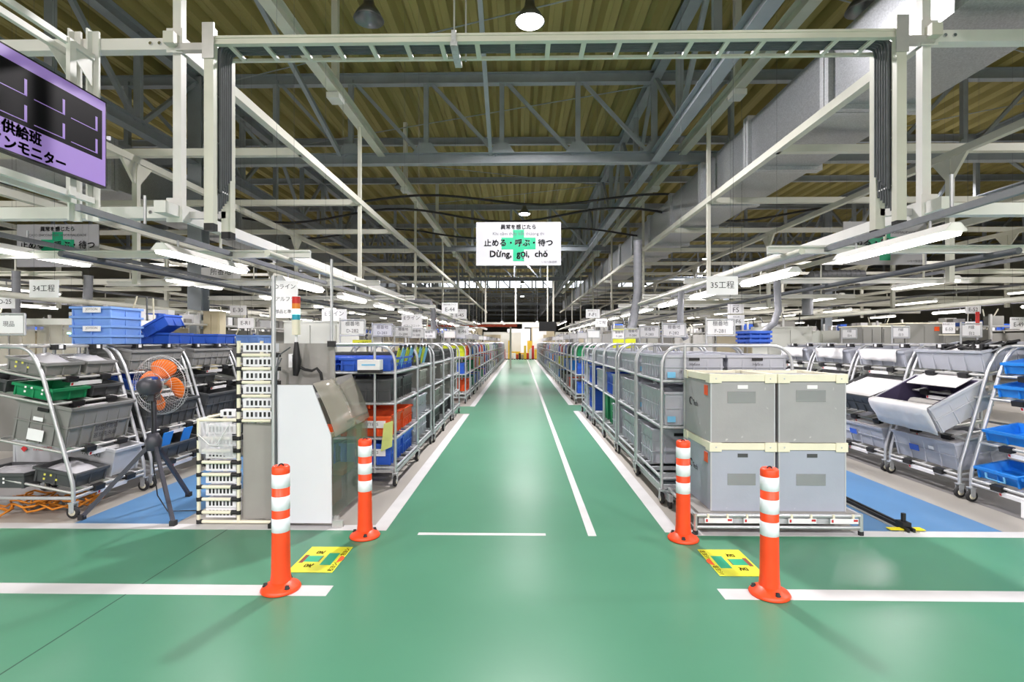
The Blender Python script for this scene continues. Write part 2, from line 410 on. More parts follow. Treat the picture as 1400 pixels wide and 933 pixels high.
# ------------------------------------------------------------------ overhead steel frames
ZM, ZL, ZH = 4.0, 2.53, 5.5
def overhead(side, X, xs, xend, label):
    t = thing('overhead_frame', label, 'steel frame', (X, 4.45, ZL))
    def P(name, mb, m='steel_cream'): return part(name, mb, m, t, world=True)
    YE = 45.0
    P('runway_beam', MB().hbeam((X, -1.0, ZH), (X, YE, ZH), 0.16, 0.2, 0.014))
    P('middle_beam', MB().box(X-0.045, X+0.045, 4.3, YE, ZM-0.05, ZM+0.05))
    P('lower_beam', MB().box(X-0.05, X+0.05, 4.2, YE, ZL-0.05, ZL+0.05), 'steel_white')
    for k in range(8):
        y = 4.45 + 5.03*k
        top = 7.1 if k == 0 else ZH - 0.1
        wd = 0.036 if k == 0 else 0.03
        P('post', MB().box(X-wd, X+wd, y-wd, y+wd, ZL-0.04, top), 'steel_white' if k == 0 else 'steel_cream')
        if k: P('hanger', MB().box(X-0.05, X+0.05, y-1.3, y-1.2, ZH+0.1, 7.1))
        if k: P('bracket', MB().box(X-0.1, X+0.1, y-1.38, y-1.12, ZH-0.2, ZH-0.11), 'steel_white')
    s = -1 if X < 0 else 1
    for k in range(13):
        y = 4.45 + 2.515*k
        P('cross_beam', MB().box(min(X, xend), max(X, xend), y-0.045, y+0.045, ZM-0.05, ZM+0.05), 'steel_white' if k == 0 else 'steel_cream')
    for x in xs:
        P('middle_beam', MB().box(x-0.04, x+0.04, 4.4, YE, ZM-0.14, ZM-0.05))
        P('lower_beam', MB().box(x-0.04, x+0.04, 4.4, YE, 2.9, 2.98))
        for k in range(8):
            y = 6.965 + 2.515*2*k
            P('post', MB().box(x-0.035, x+0.035, y-0.035, y+0.035, 2.2, ZM-0.1))
            P('gusset', MB().prism([(y-0.28, ZM-0.14), (y+0.28, ZM-0.14), (y+0.05, ZM-0.42), (y-0.05, ZM-0.42)], x-0.02, x+0.02, 'x'))
    for k in range(0, 8):
        y = 4.45 + 5.03*k
        P('lower_cross_beam', MB().box(min(X, xend), max(X, xend), y-0.05, y+0.05, ZL-0.05, ZL+0.05), 'steel_white' if k == 0 else 'steel_cream')
    # joint plates at the front post
    for z in (ZM, ZL):
        P('joint_plate', MB().box(X-0.07, X+0.07, 4.38, 4.392, z-0.09, z+0.12).box(X-s*0.05-0.006, X-s*0.05+0.006, 4.4, 4.75, z-0.07, z+0.07), 'steel_white')
        bl = MB()
        for a in (0.14, 0.22): bl.tube((X+s*a, 4.39, z), (X+s*a, 4.404, z), 0.015, 6)
        P('bolt', bl, 'chrome')
    return t
overhead(-1, -3.0, (-5.3, -8.4, -11.0), -14.0, 'cream overhead steel frame carrying the violet monitor')
overhead(1, 3.45, (5.75, 8.6, 11.2), 15.0, 'cream overhead steel frame carrying the silver air duct')

# ------------------------------------------------------------------ air ducts
def duct(X0, X1, z0, z1, ya, yb, y_first, label):
    t = thing('air_duct', label, 'duct', ((X0+X1)/2, ya, z0))
    ys = []; y = y_first
    while y < yb: ys.append(y); y += 2.1
    prev = ya
    for y in ys + [yb]:
        part('duct_section', MB().box(X0, X1, prev + 0.004, y - 0.004, z0, z1), 'duct', t, world=True); prev = y
    for y in ys:
        f = MB(); e = 0.06; hw = 0.085
        for a, b in ((y - hw, y - 0.008), (y + 0.008, y + hw)):
            f.box(X0-e, X0, a, b, z0-e, z1+e).box(X1, X1+e, a, b, z0-e, z1+e).box(X0, X1, a, b, z0-e, z0).box(X0, X1, a, b, z1, z1+e)
        part('flange', f, 'zinc', t, world=True)
    return t
duct(3.62, 4.66, 4.16, 4.9, 0.5, 44.0, 3.98, 'silver galvanised duct above the stacked grey boxes side')
duct(-8.4, -7.3, 4.16, 4.98, 1.0, 42.0, 2.7, 'silver galvanised duct beyond the violet monitor')
bd = thing('branch_duct', 'short insulated branch duct joining the silver duct overhead', 'duct', (4.3, 4.1, 4.06))
part('duct_section', MB().box(4.72, 9.0, 3.7, 4.35, 4.1, 4.75), 'duct', bd, world=True)
part('flange', MB().box(4.95, 5.05, 3.62, 4.43, 4.06, 4.83).box(5.9, 6.0, 3.62, 4.43, 4.06, 4.83), 'zinc', bd, world=True)

# ------------------------------------------------------------------ cable ladder across the aisle
cl = thing('cable_ladder', 'cream cable ladder bridging the aisle with grey cables', 'cable ladder', (0, 4.3, 2.36))
LX0, LX1, LZ = -2.62, 3.12, 3.93
def CP(name, mb, m='steel_cream'): return part(name, mb, m, cl, world=True)
CP('side_rail', MB().box(LX0, LX1, 4.27, 4.31, LZ-0.02, LZ+0.05).box(LX0, LX1, 4.262, 4.27, LZ+0.03, LZ+0.05).box(LX0, LX1, 4.262, 4.27, LZ-0.02, LZ))
CP('side_rail', MB().box(LX0, LX1, 4.53, 4.56, LZ-0.02, LZ+0.003))
x = LX0 + 0.15
while x < LX1:
    CP('rung', MB().box(x-0.02, x+0.02, 4.31, 4.53, LZ-0.02, LZ)); x += 0.3
for i in range(12):
    yy = 4.335 + (i % 6)*0.03; zz = LZ + 0.016 + (i//6)*0.03
    zb = 2.5 + 0.03*i
    CP('cable', MB().path(fillet([(LX0 + 0.02 + 0.03*(i//6), yy, zb), (LX0 + 0.02 + 0.03*(i//6), yy, zz), (LX1 - 0.02 - 0.03*(i//6), yy, zz), (LX1 - 0.02 - 0.03*(i//6), yy, zb)], 0.12), 0.014, 6), 'cable')
for X in (LX0, LX1):
    s = 1 if X < 0 else -1
    CP('upright', MB().box(X-0.04, X+0.04, 4.25, 4.31, 2.40, 4.05), 'steel_cream')
    CP('upright', MB().box(X-0.04, X+0.04, 4.50, 4.58, 2.38, LZ), 'steel_cream')
    CP('end_cap', MB().box(X-0.041, X+0.041, 4.249, 4.311, 2.34, 2.40), 'black'); CP('end_cap', MB().box(X-0.041, X+0.041, 4.499, 4.581, 2.32, 2.38), 'black')
    for z in (2.7, 3.1, 3.5): CP('cable_tie', MB().box(X-0.03, X+0.03, 4.32, 4.51, z, z+0.012), 'paper')
    CP('bracket', MB().box(X-0.05, X+0.05, 4.238, 4.25, 3.78, 4.08).box(min(X, X-s*0.36), max(X, X-s*0.36), 4.36, 4.42, 3.92, 3.98), 'alu')
    CP('joint_plate', MB().box(min(X, X-s*0.36), max(X, X-s*0.36), 4.5, 4.54, 2.5, 2.56), 'alu')
CP('hanger_rod', MB().tube((-0.56, 4.29, 3.9), (-0.56, 4.29, 7.2), 0.008, 6).tube((-0.49, 4.55, 3.9), (-0.49, 4.55, 7.2), 0.008, 6), 'pipe')
CP('clamp', MB().box(-0.59, -0.53, 4.255, 4.6, LZ-0.06, LZ-0.02).box(-0.58, -0.54, 4.25, 4.262, LZ-0.06, LZ+0.07), 'zinc')

# ------------------------------------------------------------------ lamps
def area(parent, loc, sx, sy, watts, spread=PI):
    ld = bpy.data.lights.new('lamp_light', 'AREA'); ld.shape = 'RECTANGLE'; ld.size = sx; ld.size_y = sy; ld.energy = watts
    ld.color = (1.0, 0.94, 0.955); ld.spread = spread
    lo = bpy.data.objects.new('lamp_light', ld); C.objects.link(lo); lo.parent = parent; lo.location = loc
body_m = MB().prism([(-0.03, 0.0), (0.03, 0.0), (0.075, -0.055), (0.06, -0.06), (-0.06, -0.06), (-0.075, -0.055)], -0.62, 0.62).mesh('housing', 'steel_white')
tube_m = MB().prism([(-0.055, -0.0605), (0.055, -0.0605), (0.045, -0.085), (-0.045, -0.085)], -0.6, 0.6).mesh('diffuser', 'lamp')
hang_m = MB().tube((0, -0.4, 0), (0, -0.4, 0.06), 0.01, 6).tube((0, 0.4, 0), (0, 0.4, 0.06), 0.01, 6).mesh('hanger', 'pipe')
def work_light(x, y, z, label, group, watts, rot=0.0):
    label = label
    t = thing('work_light', label, 'light', (x, y, z), rot, group)
    obj('housing', body_m, t); obj('diffuser', tube_m, t); obj('hanger', hang_m, t)
    if watts: area(t, (0, 0, -0.09), 0.1, 1.2, watts)
def light_line(x, ys, z, label_rail, label, group, watts, ya, yb, rail_m='hose'):
    r = thing('light_rail', label_rail, 'rail', (x, ya, z + 0.06))
    part('rail', MB().box(-0.018, 0.018, 0, yb - ya, 0, 0.045), rail_m, r)
    y = 0.6
    while y < yb - ya:
        part('drop_rod', MB().tube((0, y, 0.05), (0, y, (ZL if 0 < ya < 30 else 7.22) - z - 0.06), 0.012, 6), 'pipe', r); y += 5.03
    for i, y in enumerate(ys): work_light(x, y, z, WORDS[i] + ' ' + label, group, watts)
light_line(-2.9, [4.68 + 2.05*i for i in range(14)], 2.2, 'dark rail carrying tube lights over the ivory rack', 'white tube light over the line beside the ivory rack', 'tube lights left of the aisle', TUBE_W, 3.3, 34)
light_line(2.9, [4.08 + 2.0*i for i in range(14)], 2.2, 'dark rail carrying tube lights over the right line', 'white tube light over the line behind the stacked boxes', 'tube lights right of the aisle', TUBE_W, 2.9, 34)
light_line(-5.0, [5.2 + 2.6*i for i in range(10)], 2.35, 'dark rail carrying tube lights over the second left line', 'white tube light over the second line left of the aisle', 'tube lights over the second left line', TUBE_W, 4.5, 34)
light_line(6.2, [5.4 + 2.6*i for i in range(10)], 2.35, 'dark rail carrying tube lights over the second right line', 'white tube light over the second line right of the aisle', 'tube lights over the second right line', TUBE_W, 4.5, 34)
light_line(-9.0, [6.2 + 3.0*i for i in range(8)], 2.4, 'dark rail carrying tube lights beyond the left duct', 'white tube light beyond the left duct', 'tube lights beyond the left duct', TUBE_W*1.3, 5, 34)
for i, x in enumerate((-4.35, -1.35, 1.65, 4.15)):  # unseen rails added behind the camera, strong tubes fill the front faces
    light_line(x, [-7.4 + 2.0*j for j in range(3)], 2.6, WORDS[i] + ' added unseen rail of tube lights behind the cross aisle', 'added unseen tube light on the ' + WORDS[i] + ' rail behind the cross aisle', 'added tube lights behind the cross aisle', TUBE_W*5.5, -8.6, -2.2)
light_line(-13.0, [7.5 + 3.0*i for i in range(8)], 2.4, 'added dark rail carrying tube lights near the left wall', 'added white tube light near the left wall', 'added tube lights near the left wall', TUBE_W*1.5, 6, 34)  # added to brighten the dark outer zone on the left
light_line(13.6, [7.5 + 3.0*i for i in range(8)], 2.4, 'added dark rail carrying tube lights near the right wall', 'added white tube light near the right wall', 'added tube lights near the right wall', TUBE_W*1.5, 6, 34)  # added to brighten the black background on the right
light_line(9.4, [6.4 + 3.0*i for i in range(8)], 2.4, 'dark rail carrying tube lights beyond the right duct', 'white tube light beyond the right duct', 'tube lights beyond the right duct', TUBE_W*1.3, 5, 34)

shade_m = MB().lathe([(0.05, 0.36), (0.07, 0.34), (0.09, 0.22), (0.17, 0.12), (0.235, 0.0), (0.225, 0.0), (0.16, 0.11), (0.08, 0.2), (0.0, 0.21)], 20).mesh('shade', 'lamp_metal')
bulb_m = MB().lathe([(0.0, -0.015), (0.2, -0.012), (0.215, 0.01), (0.0, 0.02)], 20).mesh('bulb', 'lamp_high')
stem_m = MB().tube((0, 0, 0.36), (0, 0, 0.80), 0.015, 6).mesh('stem', 'pipe')
def high_bay(x, y, lit, lab):
    x = round((x - 0.14)/0.5)*0.5 + 0.14
    t = thing('high_bay_lamp', lab, 'lamp', (x, y, 6.4), 0, 'lit high bay lamps' if lit else 'unlit high bay lamps')
    obj('shade', shade_m, t); obj('stem', stem_m, t)
    if lit:
        obj('bulb', bulb_m, t); area(t, (0, 0, -0.03), 0.4, 0.4, HIGHBAY_W, math.radians(172 if y < 5 else 148))
for i, y in enumerate((8.0, 20.0, 32.0, 44.0, 56.0, 68.0)): high_bay(0.08, y, True, WORDS[i] + ' lit high bay lamp hanging above the aisle')
for i, x in enumerate((-3.35, -1.35, 1.15, 3.15)):  # rails added to brighten the dark far end
    light_line(x, [36.5 + 2.2*j for j in range(4)], 2.9, WORDS[i] + ' added rail of tube lights at the aisle end', 'added unseen tube light on the ' + WORDS[i] + ' rail at the aisle end', 'added tube lights at the aisle end', TUBE_W*1.6, 35.4, 45)
for x in (-10.8, 10.9):
    for i, y in enumerate((3.6, 15.6, 31.0, 46.0)): high_bay(x, y, True, WORDS[i] + ' lit high bay lamp in the ' + ('left' if x < 0 else 'right') + ' outer bay')
for i, (x, y) in enumerate(((0.08, -4.0), (-10.8, -6), (10.9, -6), (-5.4, -4.0), (5.5, -4.0))): high_bay(x, y, True, WORDS[i] + ' unseen lit high bay lamp behind the cross aisle')  # unseen lamps, grid made denser to light the overhead frames
for i, (x, y) in enumerate(((-2.5, 7.9), (5.25, 7.8), (-3.9, 16.5), (-0.6, 30.5), (3.6, 17.0))): high_bay(x, y, False, ['unlit grey bell lamp above the left cable ladder end', 'unlit grey bell lamp beside the silver duct', 'unlit grey bell lamp beyond the left truss bay', 'unlit grey bell lamp far above the aisle', 'unlit grey bell lamp near the lengthwise truss'][i])
# ------------------------------------------------------------------ crates
CR = {}
def crate_mesh(w, d, h, m, nx=3, ny=3, band=1, taper=0.04, wall=0.012):
    key = (w, d, h, m, nx, ny, band)
    if key in CR: return CR[key]
    b = MB(); hx, hy = w/2, d/2; bx, by = hx - taper*0.5 - 0.008, hy - taper*0.5 - 0.008; ox, oy = hx - 0.012, hy - 0.012
    ix, iy = ox - wall, oy - wall; jx, jy = bx - wall, by - wall
    def ring(x, y, z): return [(-x,-y,z),(x,-y,z),(x,y,z),(-x,y,z)]
    vs = ring(bx,by,0) + ring(ox,oy,h) + ring(ix,iy,h) + ring(jx,jy,0.02)
    fs = [(0,3,2,1)] + [(12,13,14,15)]
    for i in range(4):
        j = (i+1) % 4
        fs += [(i,j,4+j,4+i), (4+i,4+j,8+j,8+i), (8+i,8+j,12+j,12+i)]
    b.add(vs, fs)
    # rim and bands
    def belt(z0, z1, e):
        b.box(-ox-e, ox+e, -oy-e, -oy+0.002, z0, z1).box(-ox-e, ox+e, oy-0.002, oy+e, z0, z1)
        b.box(-ox-e, -ox+0.002, -oy, oy, z0, z1).box(ox-0.002, ox+e, -oy, oy, z0, z1)
    belt(h-0.022, h, 0.012)
    for k in range(band):
        z = h*(k+1)/(band+1); belt(z-0.005, z+0.005, 0.004)
    def rib(px, py, nxv, nyv):
        t = 0.007
        x0, x1 = (px-t, px+t) if nyv else sorted((px, px+nxv*0.010))
        y0, y1 = (py-t, py+t) if nxv else sorted((py, py+nyv*0.010))
        b.box(x0, x1, y0, y1, 0.0, h-0.01)
    for k in range(nx+1):
        x = -ox*0.94 + 2*ox*0.94*k/nx
        for s in (-1, 1): rib(x, s*(oy-0.012), 0, s)
    for k in range(ny+1):
        y = -oy*0.94 + 2*oy*0.94*k/ny
        for s in (-1, 1): rib(s*(ox-0.012), y, s, 0)
    CR[key] = b.mesh('crate', m); return CR[key]
slot_m = MB().box(-0.045, 0.045, -0.004, 0.004, -0.014, 0.014).mesh('hand_hole', 'black')
card_cache = {}
def card_mesh(w, h, m='paper'):
    k = (w, h, m)
    if k not in card_cache: card_cache[k] = MB().box(-w/2, w/2, -0.0015, 0.0015, -h/2, h/2).mesh('label_card', m)
    return card_cache[k]
def crate(w, d, h, m, loc, rotz, label, group=None, tilt=0.0, nx=3, ny=3, band=1, hole=False, cat='crate', name='plastic_crate', card=None, words=None):
    o = tag(obj(name, crate_mesh(w, d, h, m, nx, ny, band), None, loc, (0, tilt, rotz)), label, cat, group)
    if hole:
        for s in (-1, 1): obj('hand_hole', slot_m, o, (0, s*(d/2-0.006), h*0.84))
    if card: obj('label_card', card_mesh(*card[:3]), o, (card[3], -d/2-0.0015, card[4]))
    if words:
        for (body, size, mm, x, z) in words: text(body, size, mm, o, (x, -d/2-0.0035, z))
    return o

# ------------------------------------------------------------------ wheels, pipes, shelf rails
def caster_meshes(r=0.05, m='rubber'):
    fork = MB().box(-0.02, 0.02, -0.022, -0.017, r, 2*r+0.02).box(-0.02, 0.02, 0.017, 0.022, r, 2*r+0.02).box(-0.025, 0.025, -0.025, 0.025, 2*r+0.02, 2*r+0.03).tube((0, -0.026, r), (0, 0.026, r), 0.008, 6).mesh('caster', 'zinc')
    M = Matrix.Translation((0, 0, r)) @ Matrix.Rotation(PI/2, 4, 'X')
    wheel = MB().lathe([(0, -0.014), (r*0.9, -0.014), (r, -0.008), (r, 0.008), (r*0.9, 0.014), (0, 0.014)], 14, M).mesh('wheel', m)
    hub = MB().lathe([(0, -0.0155), (r*0.55, -0.0155), (r*0.55, 0.0155), (0, 0.0155)], 12, M).mesh('hub', 'ivory')
    return fork, wheel, hub
FORK, WHEEL, HUB = caster_meshes()
def caster(t, loc, rz=0.0):
    f = obj('caster', FORK, t, loc, (0, 0, rz)); obj('wheel', WHEEL, f); obj('hub', HUB, f)

HOOP = {}
def hoop_cart(loc, rotz, label, group=None, L=0.98, D=1.12, H=1.37, levels=(0.22, 0.66, 1.06), card=True, detail=True):
    """pipe cart: x = depth from the aisle, y = along the aisle"""
    t = thing('hoop_cart', label, 'cart', loc, rotz, group)
    k = (L, D, H, tuple(levels), detail)
    if k not in HOOP:
        n = 8 if detail else 6
        hoop = MB().path(fillet([(0,0,0.13 if detail else 0), (0,0,H), (D,0,H), (D,0,0.13 if detail else 0)], 0.2, 6), 0.014, n).mesh('hoop_frame', 'pipe')
        mid = MB().tube((0.2,0,0.13), (0.2,0,H+0.02), 0.013, n).mesh('post', 'pipe')
        rail = MB().tube((0.02,0,H-0.0), (0.02,L,H-0.0), 0.012, n).mesh('top_rail', 'pipe')
        base = MB().box(-0.015,0.015,0,L,0.13,0.16).box(D-0.015,D+0.015,0,L,0.13,0.16).box(0,D,-0.0,0.03,0.13,0.16).box(0,D,L-0.03,L,0.13,0.16).mesh('base_frame', 'zinc')
        sh = MB().tube((0,0,0), (0,L,0), 0.013, n).tube((D,0,0), (D,L,0), 0.013, n).tube((0,0,0), (D,0,0), 0.013, n).tube((0,L,0), (D,L,0), 0.013, n)
        for i in range(4 if detail else 2):
            y = L*(i+0.5)/(4 if detail else 2); sh.box(0, D, y-0.018, y+0.018, -0.012, 0.016)
        sh = sh.mesh('shelf', 'zinc')
        HOOP[k] = (hoop, mid, rail, base, sh)
    hoop, mid, rail, base, sh = HOOP[k]
    for y in (0, L): obj('hoop_frame', hoop, t, (0, y, 0))
    if detail:
        for y in (0, L): obj('post', mid, t, (0, y, 0))
        obj('top_rail', rail, t, (0.16, 0, 0))
    obj('base_frame', base, t)
    for z in levels: obj('shelf', sh, t, (0, 0, z))
    if detail:
        for x in (0.0, D):
            for y in (0.0, L): caster(t, (x, y, 0), PI/2)
    return t
def on(t, lx, ly, lz):
    return t.location + Matrix.Rotation(t.rotation_euler.z, 3, 'Z') @ Vector((lx, ly, lz))

holder_m = {}
def card_holder(t, x, y, z, w, h, words, yaw=0.0, lean=True, post=0.12):
    """white framed location card standing on a cart rail, part of the cart"""
    k = (w, h, post)
    if k not in holder_m:
        b = MB(); r = 0.009
        for p, q in (((-w/2,0,0),(w/2,0,0)), ((-w/2,0,h),(w/2,0,h)), ((-w/2,0,-post),(-w/2,0,h+0.02)), ((w/2,0,0),(w/2,0,h))): b.tube(p, q, r, 6)
        holder_m[k] = (b.mesh('card_holder', 'pipe'), MB().box(-w/2+0.012, w/2-0.012, -0.002, 0.002, 0.012, h-0.012).mesh('location_card', 'paper'))
    rz = yaw - t.rotation_euler.z
    o = obj('card_holder', holder_m[k][0], t, (x, y, z), (0, 0, rz)); c = obj('location_card', holder_m[k][1], o)
    if words:
        n = len(words)
        for i, (s, size) in enumerate(words):
            obj('lettering', text_mesh(s, size, 'ink_soft', 0.0), o, (0, -0.004, h*(0.5 + 0.24*((n-1)/2 - i)*1.9)), FACE_CAM)

# right aisle edge: four detailed hoop carts
ORD = ['first', 'second', 'third', 'fourth', 'fifth', 'sixth', 'seventh', 'eighth', 'ninth', 'tenth', 'eleventh', 'twelfth']
R_Y = [4.46, 5.52, 6.58, 7.64, 8.7, 9.55]
RLAB = ['hoop cart behind the boxes', 'second cart behind the boxes', 'third cart behind the boxes',
        'fourth cart behind the boxes', 'fifth cart behind the boxes', 'sixth cart behind the boxes']
rcarts = []
for i, y in enumerate(R_Y):
    L = 0.94 if i < 4 else 0.73
    lv = (0.22, 0.66, 1.06)
    t = hoop_cart((1.22 + 0.01*(i % 2), y, 0), 0.0, 'silver pipe ' + RLAB[i] + ' full of crates', None, L=L, levels=lv); rcarts.append(t)
    which = RLAB[i]
    for lev, (z, h) in enumerate(((0.236, 0.33), (0.676, 0.29), (1.076, 0.21))):
        lname = ('bottom', 'middle', 'top')[lev]
        for cx in range(2):
            for cy in range(2):
                if cx == 1 and i > 1: continue
                m = 'crate_grey'; word = 'grey'
                if i == 2 and lev == 1 and cy == 1 or i == 4 and lev < 2: m = 'crate_blue'; word = 'dark blue'
                if i == 3 and lev == 0 or i == 2 and lev == 0 and cy == 1: continue
                if i == 0 and lev == 0 and cy == 0: continue
                wds = None
                if lev == 2 and cy == 0 and i < 3: wds = [('Hyfine', 0.035, 'ink', 0.0, h*0.62), ('オリジナルプレス', 0.034, 'ink', 0.0, h*0.3)]
                p = on(t, 0.29 + 0.545*cx, (0.25 if cy == 0 else L - 0.25) if L > 0.9 else (0.2 if cy == 0 else L - 0.2), z)
                dd = 0.46 if L > 0.9 else 0.37
                c = crate(0.53, dd, h, m, p, 0.0, f'{("aisle-side", "inner")[cx]} {("front", "rear")[cy]} {word} crate on the {lname} shelf of the {which}', f'{lname} shelf crates of {which}', nx=4, ny=5, band=1 if h < 0.3 else 2, hole=(i < 2), words=wds)
                if cx == 0 and cy == 0 and i in (0, 1, 3) and lev > 0: obj('label_card', card_mesh(0.07, 0.05, 'tag_blue'), c, (-0.2, -dd/2-0.0015, h*0.18))
    if i in (2, 3):
        g = tag(obj('green_bin', crate_mesh(0.4, 0.36, 0.41 if i == 3 else 0.4, 'crate_green', 2, 2, 0), None, on(t, 0.26, 0.25 if i == 3 else 0.72, 0.236)), 'tall green bin on the bottom shelf of the ' + which, 'bin')
    if i < 5: card_holder(t, 0.5 if i else 0.62, 0.3, 1.46, 0.26, 0.15, (('棚番地', 0.048), ('F-%d' % (281 + i), 0.048)), yaw=0.0, post=0.08)
# chrome roller deck under the first cart
rd = thing('roller_deck', 'low chrome roller deck on the floor under the hoop cart', 'roller deck', (1.24, 4.3, 0))
part('side_rail', MB().box(0.0, 0.03, 0, 1.2, 0.06, 0.12).box(1.0, 1.03, 0, 1.2, 0.06, 0.12), 'zinc', rd)
for k in range(11): part('roller', MB().tube((0.03, 0.06 + k*0.105, 0.1), (1.0, 0.06 + k*0.105, 0.1), 0.022, 8), 'chrome', rd)
for x in (0.015, 1.015):
    for y in (0.03, 1.15): part('foot', MB().tube((x, y, 0), (x, y, 0.08), 0.016, 8), 'rubber', rd)

# left aisle edge hoop carts
L_Y = [4.95, 6.12, 7.14, 8.16, 9.18]
LLAB = ['cart behind the hood', 'second cart behind the hood', 'third cart behind the hood', 'fourth cart behind the hood', 'fifth cart behind the hood']
for i, y in enumerate(L_Y):
    L = 1.05 if i == 0 else 0.9
    lv = (0.18, 0.46, 0.80, 1.10)
    t = hoop_cart((-1.22 - 0.02*(i % 2), y + L, 0), PI, 'silver pipe ' + LLAB[i] + ' with roller shelves', None, L=L, levels=lv)
    which = LLAB[i]
    for lev, z in enumerate((0.196, 0.476, 0.816, 1.116)):
        lname = ('lowest', 'second', 'third', 'top')[lev]
        for cx in range(2):
            for cy in range(2):
                if i == 0: spec = [('crate_blue', 'blue', 0.21), ('crate_orange', 'orange', 0.2), ('crate_dark', 'dark grey', 0.22), ('crate_blue', 'deep blue', 0.13)][lev]
                else: spec = [('crate_dark', 'dark grey', 0.22), ('crate_warm', 'grey', 0.22), ('crate_warm', 'grey', 0.22), ('crate_dark', 'dark grey', 0.16)][lev]
                if i == 1 and lev < 2: spec = ('crate_grey', 'grey', 0.24)
                if i > 0 and (lev + i + cy) % 4 == 0: continue
                if cx == 1 and i > 1: continue
                p = on(t, 0.3 + 0.545*cx, 0.27 if cy == 0 else L - 0.25, z)
                wds = [('ATTECS', 0.04, 'ink', 0.06, spec[2]*0.6)] if (i == 0 and lev < 2 and cy == 1) else None
                c = crate(0.52, 0.46, spec[2], spec[0], p, PI if not wds else 0.0, f'{("aisle-side", "inner")[cx]} {("rear", "front")[cy]} {spec[1]} crate on the {lname} shelf of the {which}', f'{lname} shelf crates of {which}', nx=4, ny=5, words=wds, card=(0.3, 0.07, 'paper', 0.05, spec[2]*0.6) if wds else None)
    card_holder(t, 0.45, L - 0.1, 1.47, 0.25, 0.15, (('棚番地', 0.048), ('D-%d' % (282 + i), 0.048)), post=0.09)
    if i in (0, 1):
        for q in range(4):
            o = tag(obj('hanging_tag', MB().box(-0.004, 0.004, -0.07, 0.07, -0.22, 0).mesh('hanging_tag', 'crate_yellow' if q % 2 else 'tag_blue'), None, on(t, 0.02, 0.15 + 0.2*q, 1.34), (0, 0.25, 0)), ('yellow' if q % 2 else 'pale blue') + ' hanging tag, ' + WORDS[q] + ' on the top rail of the ' + which, 'tag', 'hanging tags on ' + which)
            obj('clip', MB().box(-0.008, 0.008, -0.03, 0.03, -0.02, 0.03).mesh('clip', 'black'), o)
# far rows of carts along both aisle edges
palette = [('crate_grey', 'grey'), ('crate_warm', 'grey'), ('crate_dark', 'dark'), ('crate_blue', 'blue'), ('crate_green', 'green'), ('crate_orange', 'orange'), ('crate_yellow', 'yellow'), ('crate_red', 'red'), ('crate_sky', 'bright blue')]
rnd = random.Random(11)
for side in (1, -1):
    y = 11.6; i = 0; sname = 'right' if side > 0 else 'left'
    while y < 39.5:
        L = 0.95
        t = hoop_cart((side*1.24 + (0.0 if side > 0 else -0.02), y if side > 0 else y + L, 0), 0 if side > 0 else PI, f'{WORDS[i]} silver pipe cart past the crossing along the {sname} aisle edge', f'far carts along the {sname} aisle edge', L=L, levels=(0.22, 0.66, 1.06), detail=(y < 14))
        for lev, z in enumerate((0.235, 0.675, 1.075)):
            for cy in range(2):
                if rnd.random() < 0.2: continue
                m, word = palette[min(8, int(rnd.random()**1.6*9))]
                crate(0.5, 0.42, 0.2 + 0.08*rnd.random() if False else 0.24, m, on(t, 0.28, 0.24 + 0.47*cy, z), 0.0 if side > 0 else PI, f'{("front", "rear")[cy]} {word} crate on the {("low", "middle", "top")[lev]} shelf of the {WORDS[i]} {sname} cart past the crossing', f'{word} crates in the far {sname} row', nx=2, ny=2)
        if i % 2 == 0: card_holder(t, 0.45, 0.3, 1.5, 0.28, 0.17, None)
        y += 1.12; i += 1

